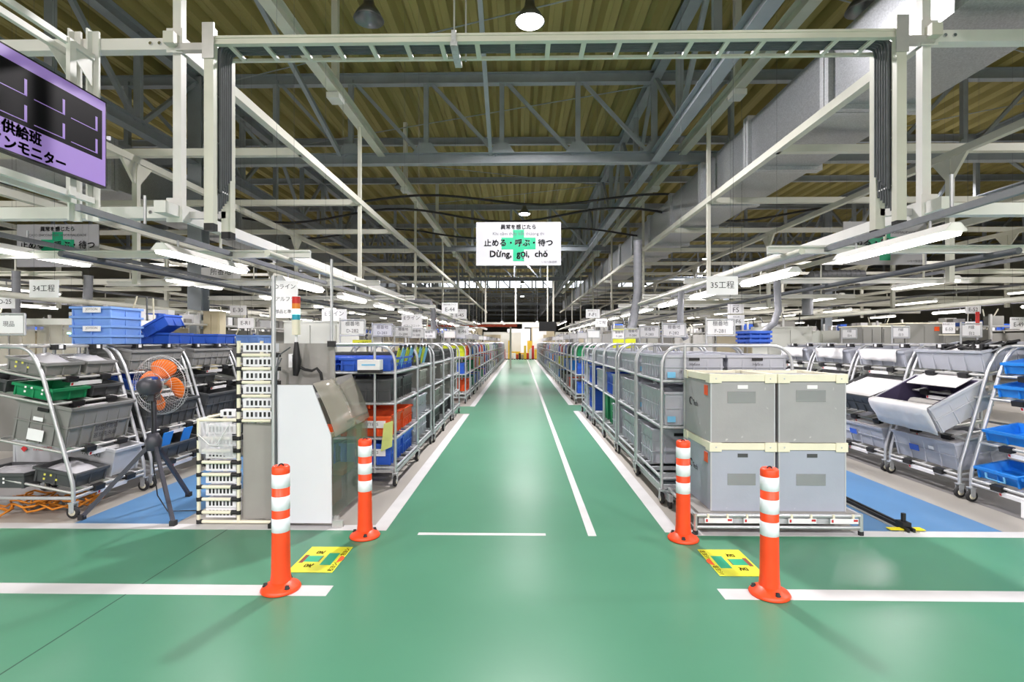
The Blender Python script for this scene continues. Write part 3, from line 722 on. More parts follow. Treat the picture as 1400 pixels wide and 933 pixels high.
# ------------------------------------------------------------------ slanted carts of the outer lines
def xf(z): return 0.0 if z < 0.25 else -0.27*(z - 0.25)/1.0
SL = {}
TILT = math.radians(11)
def slant_cart(loc, rotz, label, L, levels, group=None, D=0.95):
    t = thing('slanted_cart', label, 'cart', loc, rotz, group)
    k = (L, D, tuple(levels))
    if k not in SL:
        ef = MB().path(fillet([(0,0,0.13), (0,0,0.26), (-0.26,0,1.18), (-0.36,0,1.36), (-D,0,1.37)], 0.12, 5), 0.015, 8).tube((-0.62,0,0.15), (-0.62,0,1.37), 0.015, 8).tube((-D,0,0.13), (-D,0,1.37), 0.015, 8).tube((0,0,0.16), (-D,0,0.16), 0.015, 8).mesh('end_frame', 'pipe')
        base = MB().tube((0,0,0), (0,L,0), 0.014, 8).mesh('base_rail', 'pipe')
        top = MB().tube((0,0,0), (0,L,0), 0.012, 8).mesh('top_rail', 'alu')
        sh = MB().tube((0,0,0), (0,L,0), 0.012, 8).tube((-0.55,0,0), (-0.55,L,0), 0.012, 8)
        for i in range(3):
            y = L*(i+0.5)/3; sh.box(-0.55, 0, y-0.02, y+0.02, -0.01, 0.012)
        sh.tube((0,0.0,0), (-0.55,0.0,0), 0.012, 6).tube((0,L,0), (-0.55,L,0), 0.012, 6)
        sh = sh.mesh('shelf', 'alu')
        cl = MB().box(-0.03, 0.02, -0.05, 0.05, -0.03, 0.014).mesh('roller_clamp', 'black')
        cw = MB().box(0.0, 0.026, -0.018, 0.018, -0.02, 0.012).mesh('roller', 'paper')
        st = MB().box(-0.002, 0.002, -0.16, 0.16, -0.035, 0.0).box(0.002, 0.003, -0.155, -0.135, -0.03, -0.008, 1).mesh('price_strip', 'paper', 'ink_red')
        SL[k] = (ef, base, top, sh, cl, cw, st)
    ef, base, top, sh, cl, cw, st = SL[k]
    for y in (0, L): obj('end_frame', ef, t, (0, y, 0))
    for x in (0, -D): obj('base_rail', base, t, (x, 0, 0.16))
    obj('top_rail', top, t, (-0.36, 0, 1.365)); obj('top_rail', top, t, (-0.8, 0, 1.37))
    for z in levels:
        s = obj('shelf', sh, t, (xf(z), 0, z), (0, TILT, 0))
        for q in (0.3, 0.75):
            c = obj('roller_clamp', cl, s, (0.012, L*q, 0))
        obj('price_strip', st, s, (0.02, L*0.5, -0.03))
    for q in (0.3, 0.8):
        c = obj('roller_clamp', cl, t, (-0.33, L*q, 1.365)); obj('roller', cw, c)
    for x in (0.0, -D):
        for y in (0.0, L): caster(t, (x, y, 0), 0)
    return t
def on_shelf(t, z, back, ly, lift=0.018):
    """point on a tilted shelf: back = distance behind its front edge"""
    lx = xf(z) - back*math.cos(TILT) + lift*math.sin(TILT); lz = z + back*math.sin(TILT) + lift*math.cos(TILT)
    return on(t, lx, ly, lz)
def shelf_crate(t, z, w, d, h, m, ly, label, group=None, back0=0.02, **kw):
    rz = t.rotation_euler.z
    return crate(w, d, h, m, on_shelf(t, z, back0 + w/2, ly), rz, label, group, tilt=TILT, **kw)

def heap(name, w, d, h, m, loc, tilt, rz, label, cat, seed, n=9):
    """crumpled sheet or bag heap as a bumpy closed shell"""
    r = random.Random(seed); vs = []; fs = []
    for j in range(n):
        for i in range(n):
            u = i/(n-1)*2-1; v = j/(n-1)*2-1
            e = (1-abs(u)**3)*(1-abs(v)**3)
            vs.append((u*w/2, v*d/2, h*e*(0.55+0.45*r.random())))
    for j in range(n-1):
        for i in range(n-1): a = j*n+i; fs.append((a, a+1, a+n+1, a+n))
    o = len(vs)
    vs += [(-w/2,-d/2,-0.004),(w/2,-d/2,-0.004),(w/2,d/2,-0.004),(-w/2,d/2,-0.004)]; fs.append((o+3,o+2,o+1,o))
    return tag(obj(name, MB().add(vs, fs, 0, True).mesh(name, m), None, loc, (0, tilt, rz)), label, cat)
def in_crate(c, lift): return c.location + Matrix.Rotation(c.rotation_euler.z, 3, 'Z') @ (Matrix.Rotation(c.rotation_euler.y, 3, 'Y') @ Vector((0, 0, lift)))

# left front slanted cart
LV = (0.20, 0.52, 0.90, 1.10)
l1 = slant_cart((-3.55, 4.0, 0), 0, 'slanted pipe cart with green tray beside the tripod fan', 0.76, LV)
A = 'of the cart beside the fan'
yellow_dots = [('■', 0.022, 'ink_yellow', -0.07, 0.075), ('■', 0.022, 'ink_yellow', -0.02, 0.078), ('■', 0.022, 'ink_yellow', -0.07, 0.04), ('■', 0.022, 'ink_yellow', 0.03, 0.05)]
white_dots = [('■', 0.022, 'ink_white', -0.05, 0.08), ('■', 0.022, 'ink_white', 0.0, 0.082), ('■', 0.022, 'ink_white', -0.05, 0.045), ('■', 0.022, 'ink_white', 0.09, 0.05), ('■', 0.022, 'ink_white', 0.09, 0.08)]
c = shelf_crate(l1, 1.10, 0.34, 0.36, 0.11, 'crate_mid', 0.19, 'grey tray with plastic film on the top shelf ' + A, nx=2, ny=2, band=0, words=yellow_dots)
heap('plastic_film', 0.28, 0.3, 0.09, 'plastic_bag', in_crate(c, 0.075), TILT, 0, 'clear plastic film heaped in the grey tray beside the fan', 'plastic film', 1)
c = shelf_crate(l1, 1.10, 0.34, 0.34, 0.11, 'crate_mid', 0.57, 'grey tray with yellow marks on the top shelf ' + A, nx=2, ny=2, band=0)
heap('plastic_film', 0.28, 0.28, 0.06, 'plastic_bag', in_crate(c, 0.085), TILT, 0, 'flat clear film in the second grey tray beside the fan', 'plastic film', 2)
shelf_crate(l1, 0.90, 0.34, 0.36, 0.10, 'crate_green', 0.19, 'green plastic tray with white marks ' + A, nx=2, ny=2, band=0, words=white_dots, name='plastic_tray', cat='tray')
shelf_crate(l1, 0.90, 0.34, 0.34, 0.10, 'crate_dark', 0.57, 'dark tray next to the green tray ' + A, nx=2, ny=2, band=0, name='plastic_tray', cat='tray')
shelf_crate(l1, 0.90, 0.34, 0.36, 0.10, 'crate_dark', 0.19, 'dark tray behind the green tray ' + A, back0=0.4, nx=2, ny=2, band=0, name='plastic_tray', cat='tray')
c = shelf_crate(l1, 0.52, 0.47, 0.68, 0.33, 'crate_mid', 0.36, 'large grey ribbed crate on the middle shelf ' + A, nx=4, ny=5, band=1, hole=True)
obj('label_card', card_mesh(0.08, 0.03), c, (-0.02, -0.342, 0.2)); obj('label_card', card_mesh(0.13, 0.09), c, (-0.02, -0.342, 0.07))
stencil = text_mesh('部品専用箱', 0.05, 'ink', 0.0)
obj('lettering', stencil, c, (0.232, 0.05, 0.12), (PI/2, 0, PI/2)); obj('lettering', text_mesh('返却先矢崎', 0.05, 'ink', 0.0), c, (0.232, 0.05, 0.06), (PI/2, 0, PI/2))
c = shelf_crate(l1, 0.20, 0.36, 0.34, 0.12, 'crate_dark', 0.19, 'black tray with clear bag on the bottom shelf ' + A, nx=2, ny=2, band=0, name='plastic_tray', cat='tray', words=yellow_dots)
heap('plastic_bag', 0.28, 0.27, 0.06, 'plastic_bag', in_crate(c, 0.09), TILT, 0, 'clear plastic bag lying in the black bottom tray', 'plastic bag', 3)
c = shelf_crate(l1, 0.20, 0.5, 0.34, 0.24, 'crate_light', 0.56, 'pale grey box lettered in black on the bottom shelf ' + A, nx=1, ny=1, band=0, name='storage_box', cat='box', words=[('YAZAKI', 0.05, 'ink', 0.04, 0.17)])
obj('emblem', card_mesh(0.04, 0.04, 'ink_red'), c, (-0.13, -0.1725, 0.17), (0, 0.78, 0))
c = crate(0.5, 0.34, 0.24, 'crate_light', on(l1, -0.66, 0.56, 0.3), 0, 'pale grey box lettered in red behind the bottom shelf ' + A, nx=1, ny=1, band=0, name='storage_box', cat='box', words=[('YAZAKI', 0.05, 'ink_red', 0.04, 0.17)])
obj('emblem', card_mesh(0.04, 0.04, 'ink_red'), c, (-0.12, -0.1725, 0.17), (0, 0.78, 0))
c = crate(0.5, 0.4, 0.12, 'crate_dark', on(l1, -0.62, 0.17, 0.24), 0, 'wide black tray at the rear of the bottom shelf ' + A, nx=2, ny=2, band=0, name='plastic_tray', cat='tray', words=white_dots)
heap('plastic_bag', 0.42, 0.34, 0.05, 'plastic_bag', in_crate(c, 0.09), 0, 0, 'flat clear bag in the wide black tray', 'plastic bag', 4)
# rope heap on the floor below
rp = MB(); r = random.Random(3)
for q in range(16):
    a0 = r.random()*6.28; cx = -3.98 + r.uniform(-0.28, 0.28); cy = 4.2 + r.uniform(-0.2, 0.2); rr = r.uniform(0.05, 0.11)
    rp.path([(cx + rr*1.5*math.cos(a0+k*0.6), cy + rr*math.sin(a0+k*0.6), 0.012 + 0.05*abs(math.sin(k*0.9+a0)) + 0.003*q) for k in range(10)], 0.009, 5)
tag(obj('rope_heap', rp.mesh('rope_heap', 'rope')), 'tangled orange rope heap on the floor under the slanted cart', 'rope')
# on top of the left slanted carts: blue crates
def slant_row(side, X, ys, L, sname, who):
    out = []
    for i, y in enumerate(ys):
        t = slant_cart((X, y if side < 0 else y + L, 0), 0 if side < 0 else PI, f'slanted pipe cart {who[i]}', L, LV); out.append(t)
    return out
lrest = slant_row(-1, -3.55, [4.86, 5.8, 6.74, 7.68], 0.86, 'left', ['behind the tripod fan', 'second behind the tripod fan', 'third behind the tripod fan', 'fourth behind the tripod fan'])
for i, t in enumerate(lrest):
    who = ['cart behind the fan', 'second cart behind the fan', 'third cart behind the fan', 'fourth cart behind the fan'][i]
    c = shelf_crate(t, 1.10, 0.5, 0.78, 0.2, 'crate_mid', 0.42, 'wide grey crate on the top shelf of the ' + who, nx=4, ny=6, band=1)
    shelf_crate(t, 0.52, 0.5, 0.78, 0.26, 'crate_dark', 0.42, 'wide dark grey crate on the middle shelf of the ' + who, nx=4, ny=6, band=1)
    shelf_crate(t, 0.90, 0.34, 0.4, 0.1, 'crate_dark' if i else 'crate_blue', 0.22, ('dark' if i else 'blue') + ' tray under the top crate of the ' + who, nx=2, ny=2, band=0, name='plastic_tray', cat='tray')
    if i < 2: shelf_crate(t, 0.20, 0.36, 0.7, 0.14, 'crate_dark', 0.42, 'long black tray on the bottom shelf of the ' + who, nx=2, ny=4, band=0, name='plastic_tray', cat='tray')
for q in range(2):   # blue hanging sheets
    tag(obj('hanging_sheet', MB().box(-0.003, 0.003, -0.07, 0.07, -0.2, 0).mesh('hanging_sheet', 'crate_sky'), None, on(lrest[0], 0.03, 0.2 + 0.3*q, 0.5), (0, 0.3, 0)), ('first' if q == 0 else 'second') + ' blue plastic sheet hanging from the cart behind the fan', 'sheet', 'blue sheets on the cart behind the fan')
for q, (ly, lx, z, m) in enumerate(((-0.1, -0.55, 1.385, 'crate_pale'), (-0.1, -0.55, 1.475, 'crate_pale'), (-0.1, -0.55, 1.565, 'crate_pale'))):
    if q == 2: continue
for q in range(4):
    crate(0.4, 0.42, 0.088, 'crate_pale', (-4.05, 4.95, 1.383 + 0.0885*q), 0, ['pale blue tray at the base of the stack on the slanted cart', 'pale blue tray second in the stack on the slanted cart', 'pale blue tray third in the stack on the slanted cart', 'pale blue tray on top of the stack on the slanted cart'][q], nx=2, ny=2, band=0, name='plastic_tray', cat='tray', words=[('JOYSON', 0.03, 'ink', 0.02, 0.06)] if q % 2 else None, card=(0.17, 0.05, 'paper', 0.02, 0.055) if q % 2 else None)
crate(0.4, 0.42, 0.12, 'crate_blue', (-4.05, 5.75, 1.383), 0, 'blue tray beside the pale blue tray stack', nx=2, ny=2, band=0, name='plastic_tray', cat='tray')
crate(0.32, 0.3, 0.12, 'crate_blue', (-3.95, 5.62, 1.52), 0.0, 'tilted blue tray lying in another tray', nx=2, ny=2, band=0, name='plastic_tray', cat='tray', tilt=-0.5)
crate(0.36, 0.42, 0.12, 'crate_blue', (-4.0, 6.6, 1.383), 0, 'deep blue tray on the second slanted cart behind the fan', nx=2, ny=2, band=0, name='plastic_tray', cat='tray')
crate(0.36, 0.42, 0.12, 'crate_pale', (-4.0, 7.6, 1.383), 0, 'pale blue tray on the third slanted cart behind the fan', nx=2, ny=2, band=0, name='plastic_tray', cat='tray')

# right slanted carts
rs = slant_row(1, 3.95, [3.70, 4.68, 5.62, 6.56, 7.5], 0.86, 'right', ['full of bright blue trays', 'holding the cloth covered crate', 'beyond the cloth covered crate', 'second beyond the cloth covered crate', 'third beyond the cloth covered crate'])
t = rs[0]
for lev, z in enumerate(LV):
    ln = ('bottom', 'second', 'third', 'top')[lev]
    for q in range(2):
        c = shelf_crate(t, z, 0.32, 0.4, 0.1, 'crate_sky', 0.22 + 0.43*q, f'bright blue tray on the {ln} shelf {("beside the draped crate cart", "at the cross aisle end")[q]}', f'bright blue trays on the {ln} shelf', nx=2, ny=2, band=0, name='plastic_tray', cat='tray')
        if lev == 2 and q == 1: obj('label_card', card_mesh(0.09, 0.08, 'crate_yellow'), c, (0.162, 0.0, 0.05), (0, 0, PI/2))
        if lev == 0: obj('card_frame', MB().box(0.16, 0.166, -0.09, 0.09, 0.02, 0.026).box(0.16, 0.166, -0.09, -0.075, 0.02, 0.07).box(0.16, 0.166, 0.075, 0.09, 0.02, 0.07).mesh('card_frame', 'tag_blue'), c)
tag(obj('hang_card', MB().box(-0.003, 0.003, -0.13, 0.13, -0.13, 0).mesh('hang_card', 'paper'), None, on(t, 0.04, 0.62, 0.16), (0, 0.0, PI)), 'white card with two holes hanging under the blue tray cart', 'card')
t = rs[1]; W = 'of the draped crate cart'
c = shelf_crate(t, 1.10, 0.46, 0.8, 0.2, 'crate_grey', 0.44, 'grey ribbed crate full of wire harness on the top shelf ' + W, nx=4, ny=4, band=0)
hb = MB(); r = random.Random(5)
for q in range(14):
    y0 = r.uniform(-0.3, 0.1); hb.path([(r.uniform(-0.15, 0.15), y0 + 0.08*k, 0.0 + 0.03*math.sin(k*1.3 + q)) for k in range(6)], 0.012, 5)
tag(obj('wire_harness', hb.mesh('wire_harness', 'black'), None, in_crate(c, 0.2), (0, TILT, PI)), 'black wire harness bundle heaped in the grey top crate', 'wire harness')
heap('cloth_sheet', 0.36, 0.6, 0.05, 'cloth', in_crate(c, 0.155), TILT, PI, 'white cloth under the black wire harness', 'cloth', 6)
c = crate(0.56, 0.8, 0.26, 'crate_light', on(t, -0.12, 0.43, 0.70), PI, 'pale tilted crate draped with white cloth ' + W, tilt=0.5, nx=3, ny=4, band=1)
def drape(c, w, d, h, drop, label):
    n = 10; vs = []; fs = []; r = random.Random(9)
    prof = [(w/2 - 0.05, h + 0.012), (w/2 + 0.005, h + 0.016), (w/2 + 0.022, h - 0.01), (w/2 + 0.026, h - drop*0.35), (w/2 + 0.022, h - drop*0.7), (w/2 + 0.03, h - drop)]
    for j in range(n):
        y = -d/2 + d*j/(n-1)
        for i, (x, z) in enumerate(prof): vs.append((x + (0.008*math.sin(j*1.7+i) if i > 2 else 0), y, z - (0.02*j/n if i == 5 else 0)))
    k = len(prof)
    for j in range(n-1):
        for i in range(k-1): a = j*k+i; fs.append((a, a+1, a+k+1, a+k))
    me = MB().add(vs, fs, 0, True).mesh('cloth', 'cloth')
    o = tag(obj('cloth', me, None, c.location, c.rotation_euler), label, 'cloth')
    md = o.modifiers.new('thick', 'SOLIDIFY'); md.thickness = 0.004; return o
obj('liner', crate_mesh(0.52, 0.76, 0.235, 'liner', 1, 1, 0), c, (0, 0, 0.022))
drape(c, 0.56, 0.78, 0.26, 0.24, 'white cloth hanging over the rim of the pale crate')
tag(obj('parts_sheet', MB().box(-0.13, 0.13, -0.3, 0.3, -0.004, 0.004).mesh('parts_sheet', 'cloth'), None, in_crate(c, 0.262) + Vector((0.19, 0, 0.11)), (0, 0.5, PI)), 'white sheet folded over the rear of the draped crate', 'cloth')
tag(obj('seat_part', MB().path([(0, -0.22, 0), (0, 0.22, 0)], 0.05, 8).mesh('seat_part', 'crate_warm'), None, in_crate(c, 0.10), (0, 0.5, PI)), 'brownish padded strip inside the draped crate', 'part')
c = shelf_crate(t, 0.20, 0.5, 0.8, 0.26, 'crate_grey', 0.44, 'grey crate with blue label on the bottom shelf ' + W, nx=3, ny=4, band=1)
obj('label_card', card_mesh(0.12, 0.06, 'crate_blue'), c, (0.252, -0.1, 0.13), (0, 0, PI/2)); obj('label_card', card_mesh(0.06, 0.03), c, (0.252, 0.12, 0.17), (0, 0, PI/2))
heap('cloth_sheet', 0.42, 0.7, 0.08, 'cloth', in_crate(c, 0.2), TILT, PI, 'white sheets piled in the bottom crate under the draped crate', 'cloth', 7)
for i in (2, 3, 4):
    t = rs[i]; who = ['', '', 'first cart beyond the draped crate', 'second cart beyond the draped crate', 'third cart beyond the draped crate'][i]
    c = shelf_crate(t, 1.10, 0.46, 0.8, 0.18, 'crate_grey', 0.44, 'grey crate on the top shelf of the ' + who, nx=4, ny=4, band=0)
    drape(c, 0.46, 0.6, 0.18, 0.1, 'white cloth over the top crate of the ' + who)
    c = crate(0.56, 0.8, 0.2, 'crate_dark', on(t, -0.18, 0.43, 0.72), PI, 'dark crate of white sheets on the ' + who, tilt=0.4, nx=4, ny=5, band=1)
    heap('cloth_sheet', 0.5, 0.74, 0.06, 'cloth', in_crate(c, 0.17), 0.4, PI, 'white sheet filling the dark crate of the ' + who, 'cloth', 20 + i)
    c = shelf_crate(t, 0.20, 0.5, 0.8, 0.24, 'crate_grey', 0.44, 'grey bottom shelf crate of the ' + who, nx=3, ny=4, band=1)
    obj('label_card', card_mesh(0.12, 0.06, 'crate_blue'), c, (0.252, -0.1, 0.13), (0, 0, PI/2))
    heap('cloth_sheet', 0.42, 0.7, 0.07, 'cloth', in_crate(c, 0.2), TILT, PI, 'creamy sheets heaped in the bottom crate of the ' + who, 'cloth', 30 + i)
for i, t in enumerate(rs[:4]): card_holder(t, -0.5, 0.4, 1.45, 0.2, 0.13, (('F線', 0.04), ('台%d' % (i + 1), 0.04)), post=0.08)
card_holder(l1, -0.62, 0.1, 1.46, 0.26, 0.17, (('現品', 0.05),), post=0.09)
# ------------------------------------------------------------------ delineator posts
base_m = MB().lathe([(0.0, 0.0), (0.105, 0.0), (0.108, 0.008), (0.098, 0.022), (0.07, 0.034), (0.056, 0.05), (0.0, 0.05)], 28).mesh('base', 'cone_orange')
post_m = MB().lathe([(0.056, 0.05), (0.051, 0.1), (0.048, 0.33), (0.047, 0.665), (0.0, 0.665)], 24).mesh('post', 'cone_orange')
cap_m = MB().lathe([(0.0472, 0.655), (0.0478, 0.66), (0.0478, 0.69), (0.04, 0.7), (0.022, 0.7), (0.02, 0.692), (0.0, 0.692)], 24).mesh('cap', 'cone_orange')
loop_m = MB().path([(0.016*math.cos(a), 0, 0.694 + 0.014*math.sin(a)) for a in [k*PI/6 for k in range(7)]], 0.004, 6).mesh('loop', 'rubber')
def band_m(z0, z1): return MB().lathe([(0.0475, z0), (0.0492, z0 + 0.001), (0.0492, z1 - 0.001), (0.0475, z1)], 24).mesh('reflective_band', 'cone_white')
bands = [band_m(a, b) for a, b in ((0.579, 0.655), (0.454, 0.531), (0.33, 0.408))]
bolt_m = MB().lathe([(0.0, 0.012), (0.011, 0.012), (0.011, 0.0), (0.016, 0.0), (0.016, -0.004)], 8).mesh('bolt', 'rubber')
for (px, py, lab) in ((384, 806, 'scuffed orange post on the white line by the left yellow sticker'), (499, 734, 'orange banded post in front of the acrylic hood'),
                      (934, 738, 'orange banded post in front of the hoop carts'), (1052, 813, 'orange banded post standing before the stacked grey boxes')):
    p = onZ(px, py)
    t = thing('delineator_post', lab, 'bollard', (p.x, p.y, 0.002), random.random()*3)
    obj('base', base_m, t); obj('post', post_m, t); c = obj('cap', cap_m, t); obj('loop', loop_m, c)
    for b in bands: obj('reflective_band', b, t)
    for k in range(3): a = k*2.09 + 0.4; obj('bolt', bolt_m, t, (0.08*math.cos(a), 0.08*math.sin(a), 0.03))

# ------------------------------------------------------------------ yellow floor stickers
def sticker(cx, cy, w, d, flip, label):
    t = thing('floor_sticker', label, 'sticker', (cx, cy, 0.0022), 0)
    part('sheet', MB().box(-w/2, w/2, -d/2, d/2, 0, 0.0012), 'sticker_yellow', t)
    s = flip
    z0, z1 = 0.0012, 0.0016
    b = MB().box(min(s*0.02, s*0.09), max(s*0.02, s*0.09), -0.09, 0.09, z0, z1).box(min(0, -s*0.10), max(0, -s*0.10), -0.045, 0.045, z0, z1)
    part('green_figure', b, 'cross_green', t)
    b = MB().box(min(-s*0.125, -s*0.10), max(-s*0.125, -s*0.10), -0.06, 0.06, z0, z1).box(min(-s*0.006, 0.0), max(-s*0.006, 0.0), -0.045, 0.045, z1, z1 + 0.0003)
    part('brown_mark', b, 'ink_brown', t)
    arc = [(s*(0.09 + 0.02), -0.05)] + [(s*(0.11 + 0.035*math.sin(a)), -0.05*math.cos(a)) for a in [k*PI/8 for k in range(1, 8)]] + [(s*0.11, 0.05)]
    part('brown_disc', MB().prism(arc if s < 0 else arc[::-1], z0, z1, 'z'), 'crate_orange', t)
    R = (0, 0, -flip*PI/2 if False else (PI/2 if flip > 0 else -PI/2))
    for yy, body in ((0.115, '左ヨシ!'), (-0.115, '右ヨシ!')): obj('lettering', edge_mesh(body, 0.038, 'ink_brown', 0.0014), t, (s*0.118, yy, z1), R)
    for yy in (0.1, -0.1): obj('lettering', edge_mesh('足', 0.056, 'ink_brown', 0.002), t, (-s*0.04, yy, z1), R)
def sheet_at(p1, p2, p3, flip, label):
    a, b, c = onZ(*p1), onZ(*p2), onZ(*p3)      # far left, far right, near left
    sticker((a.x + b.x)/2, (a.y + c.y)/2, b.x - a.x, a.y - c.y, flip, label)
sheet_at((427, 748.5), (483, 748.5), (396, 783.5), 1, 'yellow floor sticker between the two posts near the white board')
sheet_at((953.4, 752.3), (1009.4, 752.3), (983, 788.6), -1, 'yellow floor sticker between the two posts near the stacked boxes')

# ------------------------------------------------------------------ pipe dolly with four corrugated boxes
DX0, DX1, DY0, DY1 = 1.27, 2.46, 3.75, 4.40
dl_ = thing('pipe_dolly', 'low silver pipe stand under the stacked grey boxes', 'stand', (DX0, DY0, 0))
DWd, DDp = DX1 - DX0, DY1 - DY0
part('top_frame', MB().tube((0,0,0.14), (DWd,0,0.14), 0.014).tube((0,DDp,0.14), (DWd,DDp,0.14), 0.014).tube((0,0,0.14), (0,DDp,0.14), 0.014).tube((DWd,0,0.14), (DWd,DDp,0.14), 0.014), 'pipe', dl_)
for yy in (0, DDp): part('lower_rail', MB().tube((0,yy,0.055), (DWd,yy,0.055), 0.012), 'pipe', dl_)
part('apron', MB().box(0.03, DWd-0.03, 0.016, 0.022, 0.075, 0.13), 'crate_light', dl_)
part('deck', MB().box(0.03, DWd-0.03, 0.02, DDp-0.02, 0.125, 0.155), 'crate_warm', dl_)
for x in (0, DWd):
    for y in (0, DDp):
        l = part('leg', MB().tube((x,y,0.02), (x,y,0.155), 0.015), 'pipe', dl_); obj('rubber_foot', MB().tube((x,y,0), (x,y,0.03), 0.019).mesh('rubber_foot', 'rubber'), l)
for x in (0.06, 0.34, 0.66, 0.96):
    s = part('label_strip', MB().box(x, x+0.2, -0.022, -0.016, 0.09, 0.125).box(x+0.008, x+0.022, -0.0225, -0.022, 0.098, 0.118, 1).box(x+0.165, x+0.195, -0.0225, -0.022, 0.105, 0.12, 1), ('paper', 'ink_red'), dl_)
    obj('clip', MB().box(x+0.02, x+0.035, -0.018, 0, 0.12, 0.152).box(x+0.16, x+0.175, -0.018, 0, 0.12, 0.152).mesh('clip', 'ivory'), s)
def tote(x0, y0, z0, w, d, h, m, lid_slot, label, pocket_z, logo):
    t = thing('corrugated_box', label, 'box', (x0, y0, z0))
    b = MB().box(0, w, 0, d, 0, h - 0.055)
    part('panel_body', b, m, t)
    e = 0.006
    part('top_rim', MB().box(-e, w+e, -e, 0.03, h-0.05, h).box(-e, w+e, d-0.03, d+e, h-0.05, h).box(-e, 0.03, 0.03, d-0.03, h-0.05, h).box(w-0.03, w+e, 0.03, d-0.03, h-0.05, h), 'ivory', t)
    for cx in (0, w):
        for cy in (0, d):
            s1 = 1 if cx == 0 else -1; s2 = 1 if cy == 0 else -1
            k = part('corner_cap', MB().prism([(cx - s1*0.012, cy - s2*0.012), (cx + s1*0.075, cy - s2*0.012), (cx + s1*0.06, cy + s2*0.03), (cx + s1*0.03, cy + s2*0.06), (cx - s1*0.012, cy + s2*0.075)], h-0.062, h+0.004, 'z'), 'ivory', t)
            obj('rivet', MB().lathe([(0.006, 0), (0.004, 0.003), (0, 0.003)], 8, Matrix.Translation((cx + s1*0.035, cy - s2*0.012, h-0.03)) @ Matrix.Rotation(s2*PI/2, 4, 'X')).mesh('rivet', 'zinc'), k)
    part('edge_strip', MB().box(-0.003, 0.006, -0.003, 0.006, 0, h-0.05).box(w-0.006, w+0.003, -0.003, 0.006, 0, h-0.05), 'crate_light', t)
    part('hand_slot', MB().box(w*0.5-0.037, w*0.5+0.037, -0.003, 0.002, h-0.105, h-0.078), 'paper' if lid_slot else 'crate_dark', t)
    part('card_pocket', MB().box(w*0.26, w*0.7, -0.004, -0.001, pocket_z, pocket_z+0.085), 'pocket', t)
    part('warning_sticker', MB().box(-0.004, -0.001, 0.06, 0.13, h-0.16, h-0.085), 'crate_orange', t)
    if logo:
        lg = part('logo_mark', MB().path([(-0.003, 0.43 - 0.03*math.cos(a), h*0.52 + 0.03*math.sin(a)) for a in [0.6 + k*0.55 for k in range(9)]], 0.005, 5), 'ink', t)
        obj('lettering', text_mesh('Tech', 0.06, 'ink', 0.001), t, (-0.004, 0.33, h*0.5), (PI/2, 0, -PI/2))
    part('lid', MB().box(0.03, w-0.03, 0.03, d-0.03, h-0.055, h-0.02), m, t)
    return t
BW, BD = 0.466, 0.58
for i, bx in enumerate((1.40, 1.897)):
    w = BW if i == 0 else 0.485
    tote(bx, 3.80, 0.156, w, BD, 0.50, 'box_blue', False, 'bluish grey corrugated box under the box with ' + ('the white hand slot nearest the carts' if i == 0 else 'the white hand slot nearest the blue path'), 0.19, i == 0)
    tote(bx, 3.80, 0.661, w, BD, 0.50, 'box_grey', True, 'grey scuffed corrugated box on top of the ' + ('stack beside the hoop carts' if i == 0 else 'stack beside the blue path'), 0.29 if i == 0 else 0.30, i == 0)
# track rail on the blue path with yellow tape
tr = thing('floor_track', 'black edged low floor track along the blue path', 'track', (2.86, 3.8, 0))
part('rail', MB().box(-0.03, -0.012, 0, 5, 0, 0.03).box(0.012, 0.03, 0, 5, 0, 0.03), 'black', tr); part('base_plate', MB().box(-0.06, 0.06, 0, 5, 0.001, 0.006), 'alu', tr)
st = thing('track_stop', 'black stop block with yellow tape on the floor track', 'stop', (2.86, 3.88, 0.03))
part('block', MB().box(-0.03, 0.03, -0.04, 0.04, 0, 0.03).tube((0, 0, 0.03), (0, 0, 0.09), 0.016), 'black', st); part('tape', MB().box(-0.13, -0.03, -0.05, 0.0, -0.02, -0.015).box(0.03, 0.12, -0.06, 0.0, -0.02, -0.015), 'strap_yellow', st)

# ------------------------------------------------------------------ ivory pipe rack with white perforated strips
rk = thing('ivory_rack', 'ivory pipe rack with black joints and white strips', 'rack', (-2.48, 3.9, 0))
def RP(name, mb, m='ivory', label=None): return part(name, mb, m, rk, label, world=True)
FY, BY = 3.90, 4.25
def pipe_post(x, y, z0, z1): RP('post', MB().tube((x, y, z0), (x, y, z1), 0.014, 10))
def joint(x, y, z, v=True):
    RP('joint', MB().tube((x, y, z-0.024), (x, y, z+0.024), 0.019, 8), 'black')
X_a, X_b, X_c = -2.48, -2.17, -1.86
for x, y, z1 in ((X_a, FY, 0.81), (X_b, FY, 1.41), (X_a, BY, 0.81), (X_b, BY, 1.41), (X_c, BY, 1.0)): pipe_post(x, y, 0.01, z1)
def cross(xa, xb, z, y=FY, joints=True):
    RP('cross_pipe', MB().tube((xa, y, z), (xb, y, z), 0.013, 10))
    if joints:
        for x, s in ((xa, 1), (xb, -1)):
            RP('joint', MB().tube((x, y, z-0.015), (x, y, z+0.015), 0.018, 8).tube((x, y, z), (x + s*(0.028 if s > 0 else 0.055), y, z), 0.018, 8), 'black')
for z in (0.8, 0.66, 0.565, 0.475, 0.38, 0.285, 0.19, 0.09): cross(X_a, X_b, z, joints=z < 0.7)
for z in (1.30, 1.195, 1.09, 0.985, 0.88, 0.795): cross(X_b, X_c, z)
cross(X_a, X_c, 0.018)
RP('side_pipe', MB().tube((X_a, FY, 0.8), (X_a, BY, 0.8), 0.013).tube((X_b, FY, 1.38), (X_b, BY, 1.38), 0.013).tube((X_b, FY, 0.8), (X_b, BY, 0.8), 0.013))
nth = {}
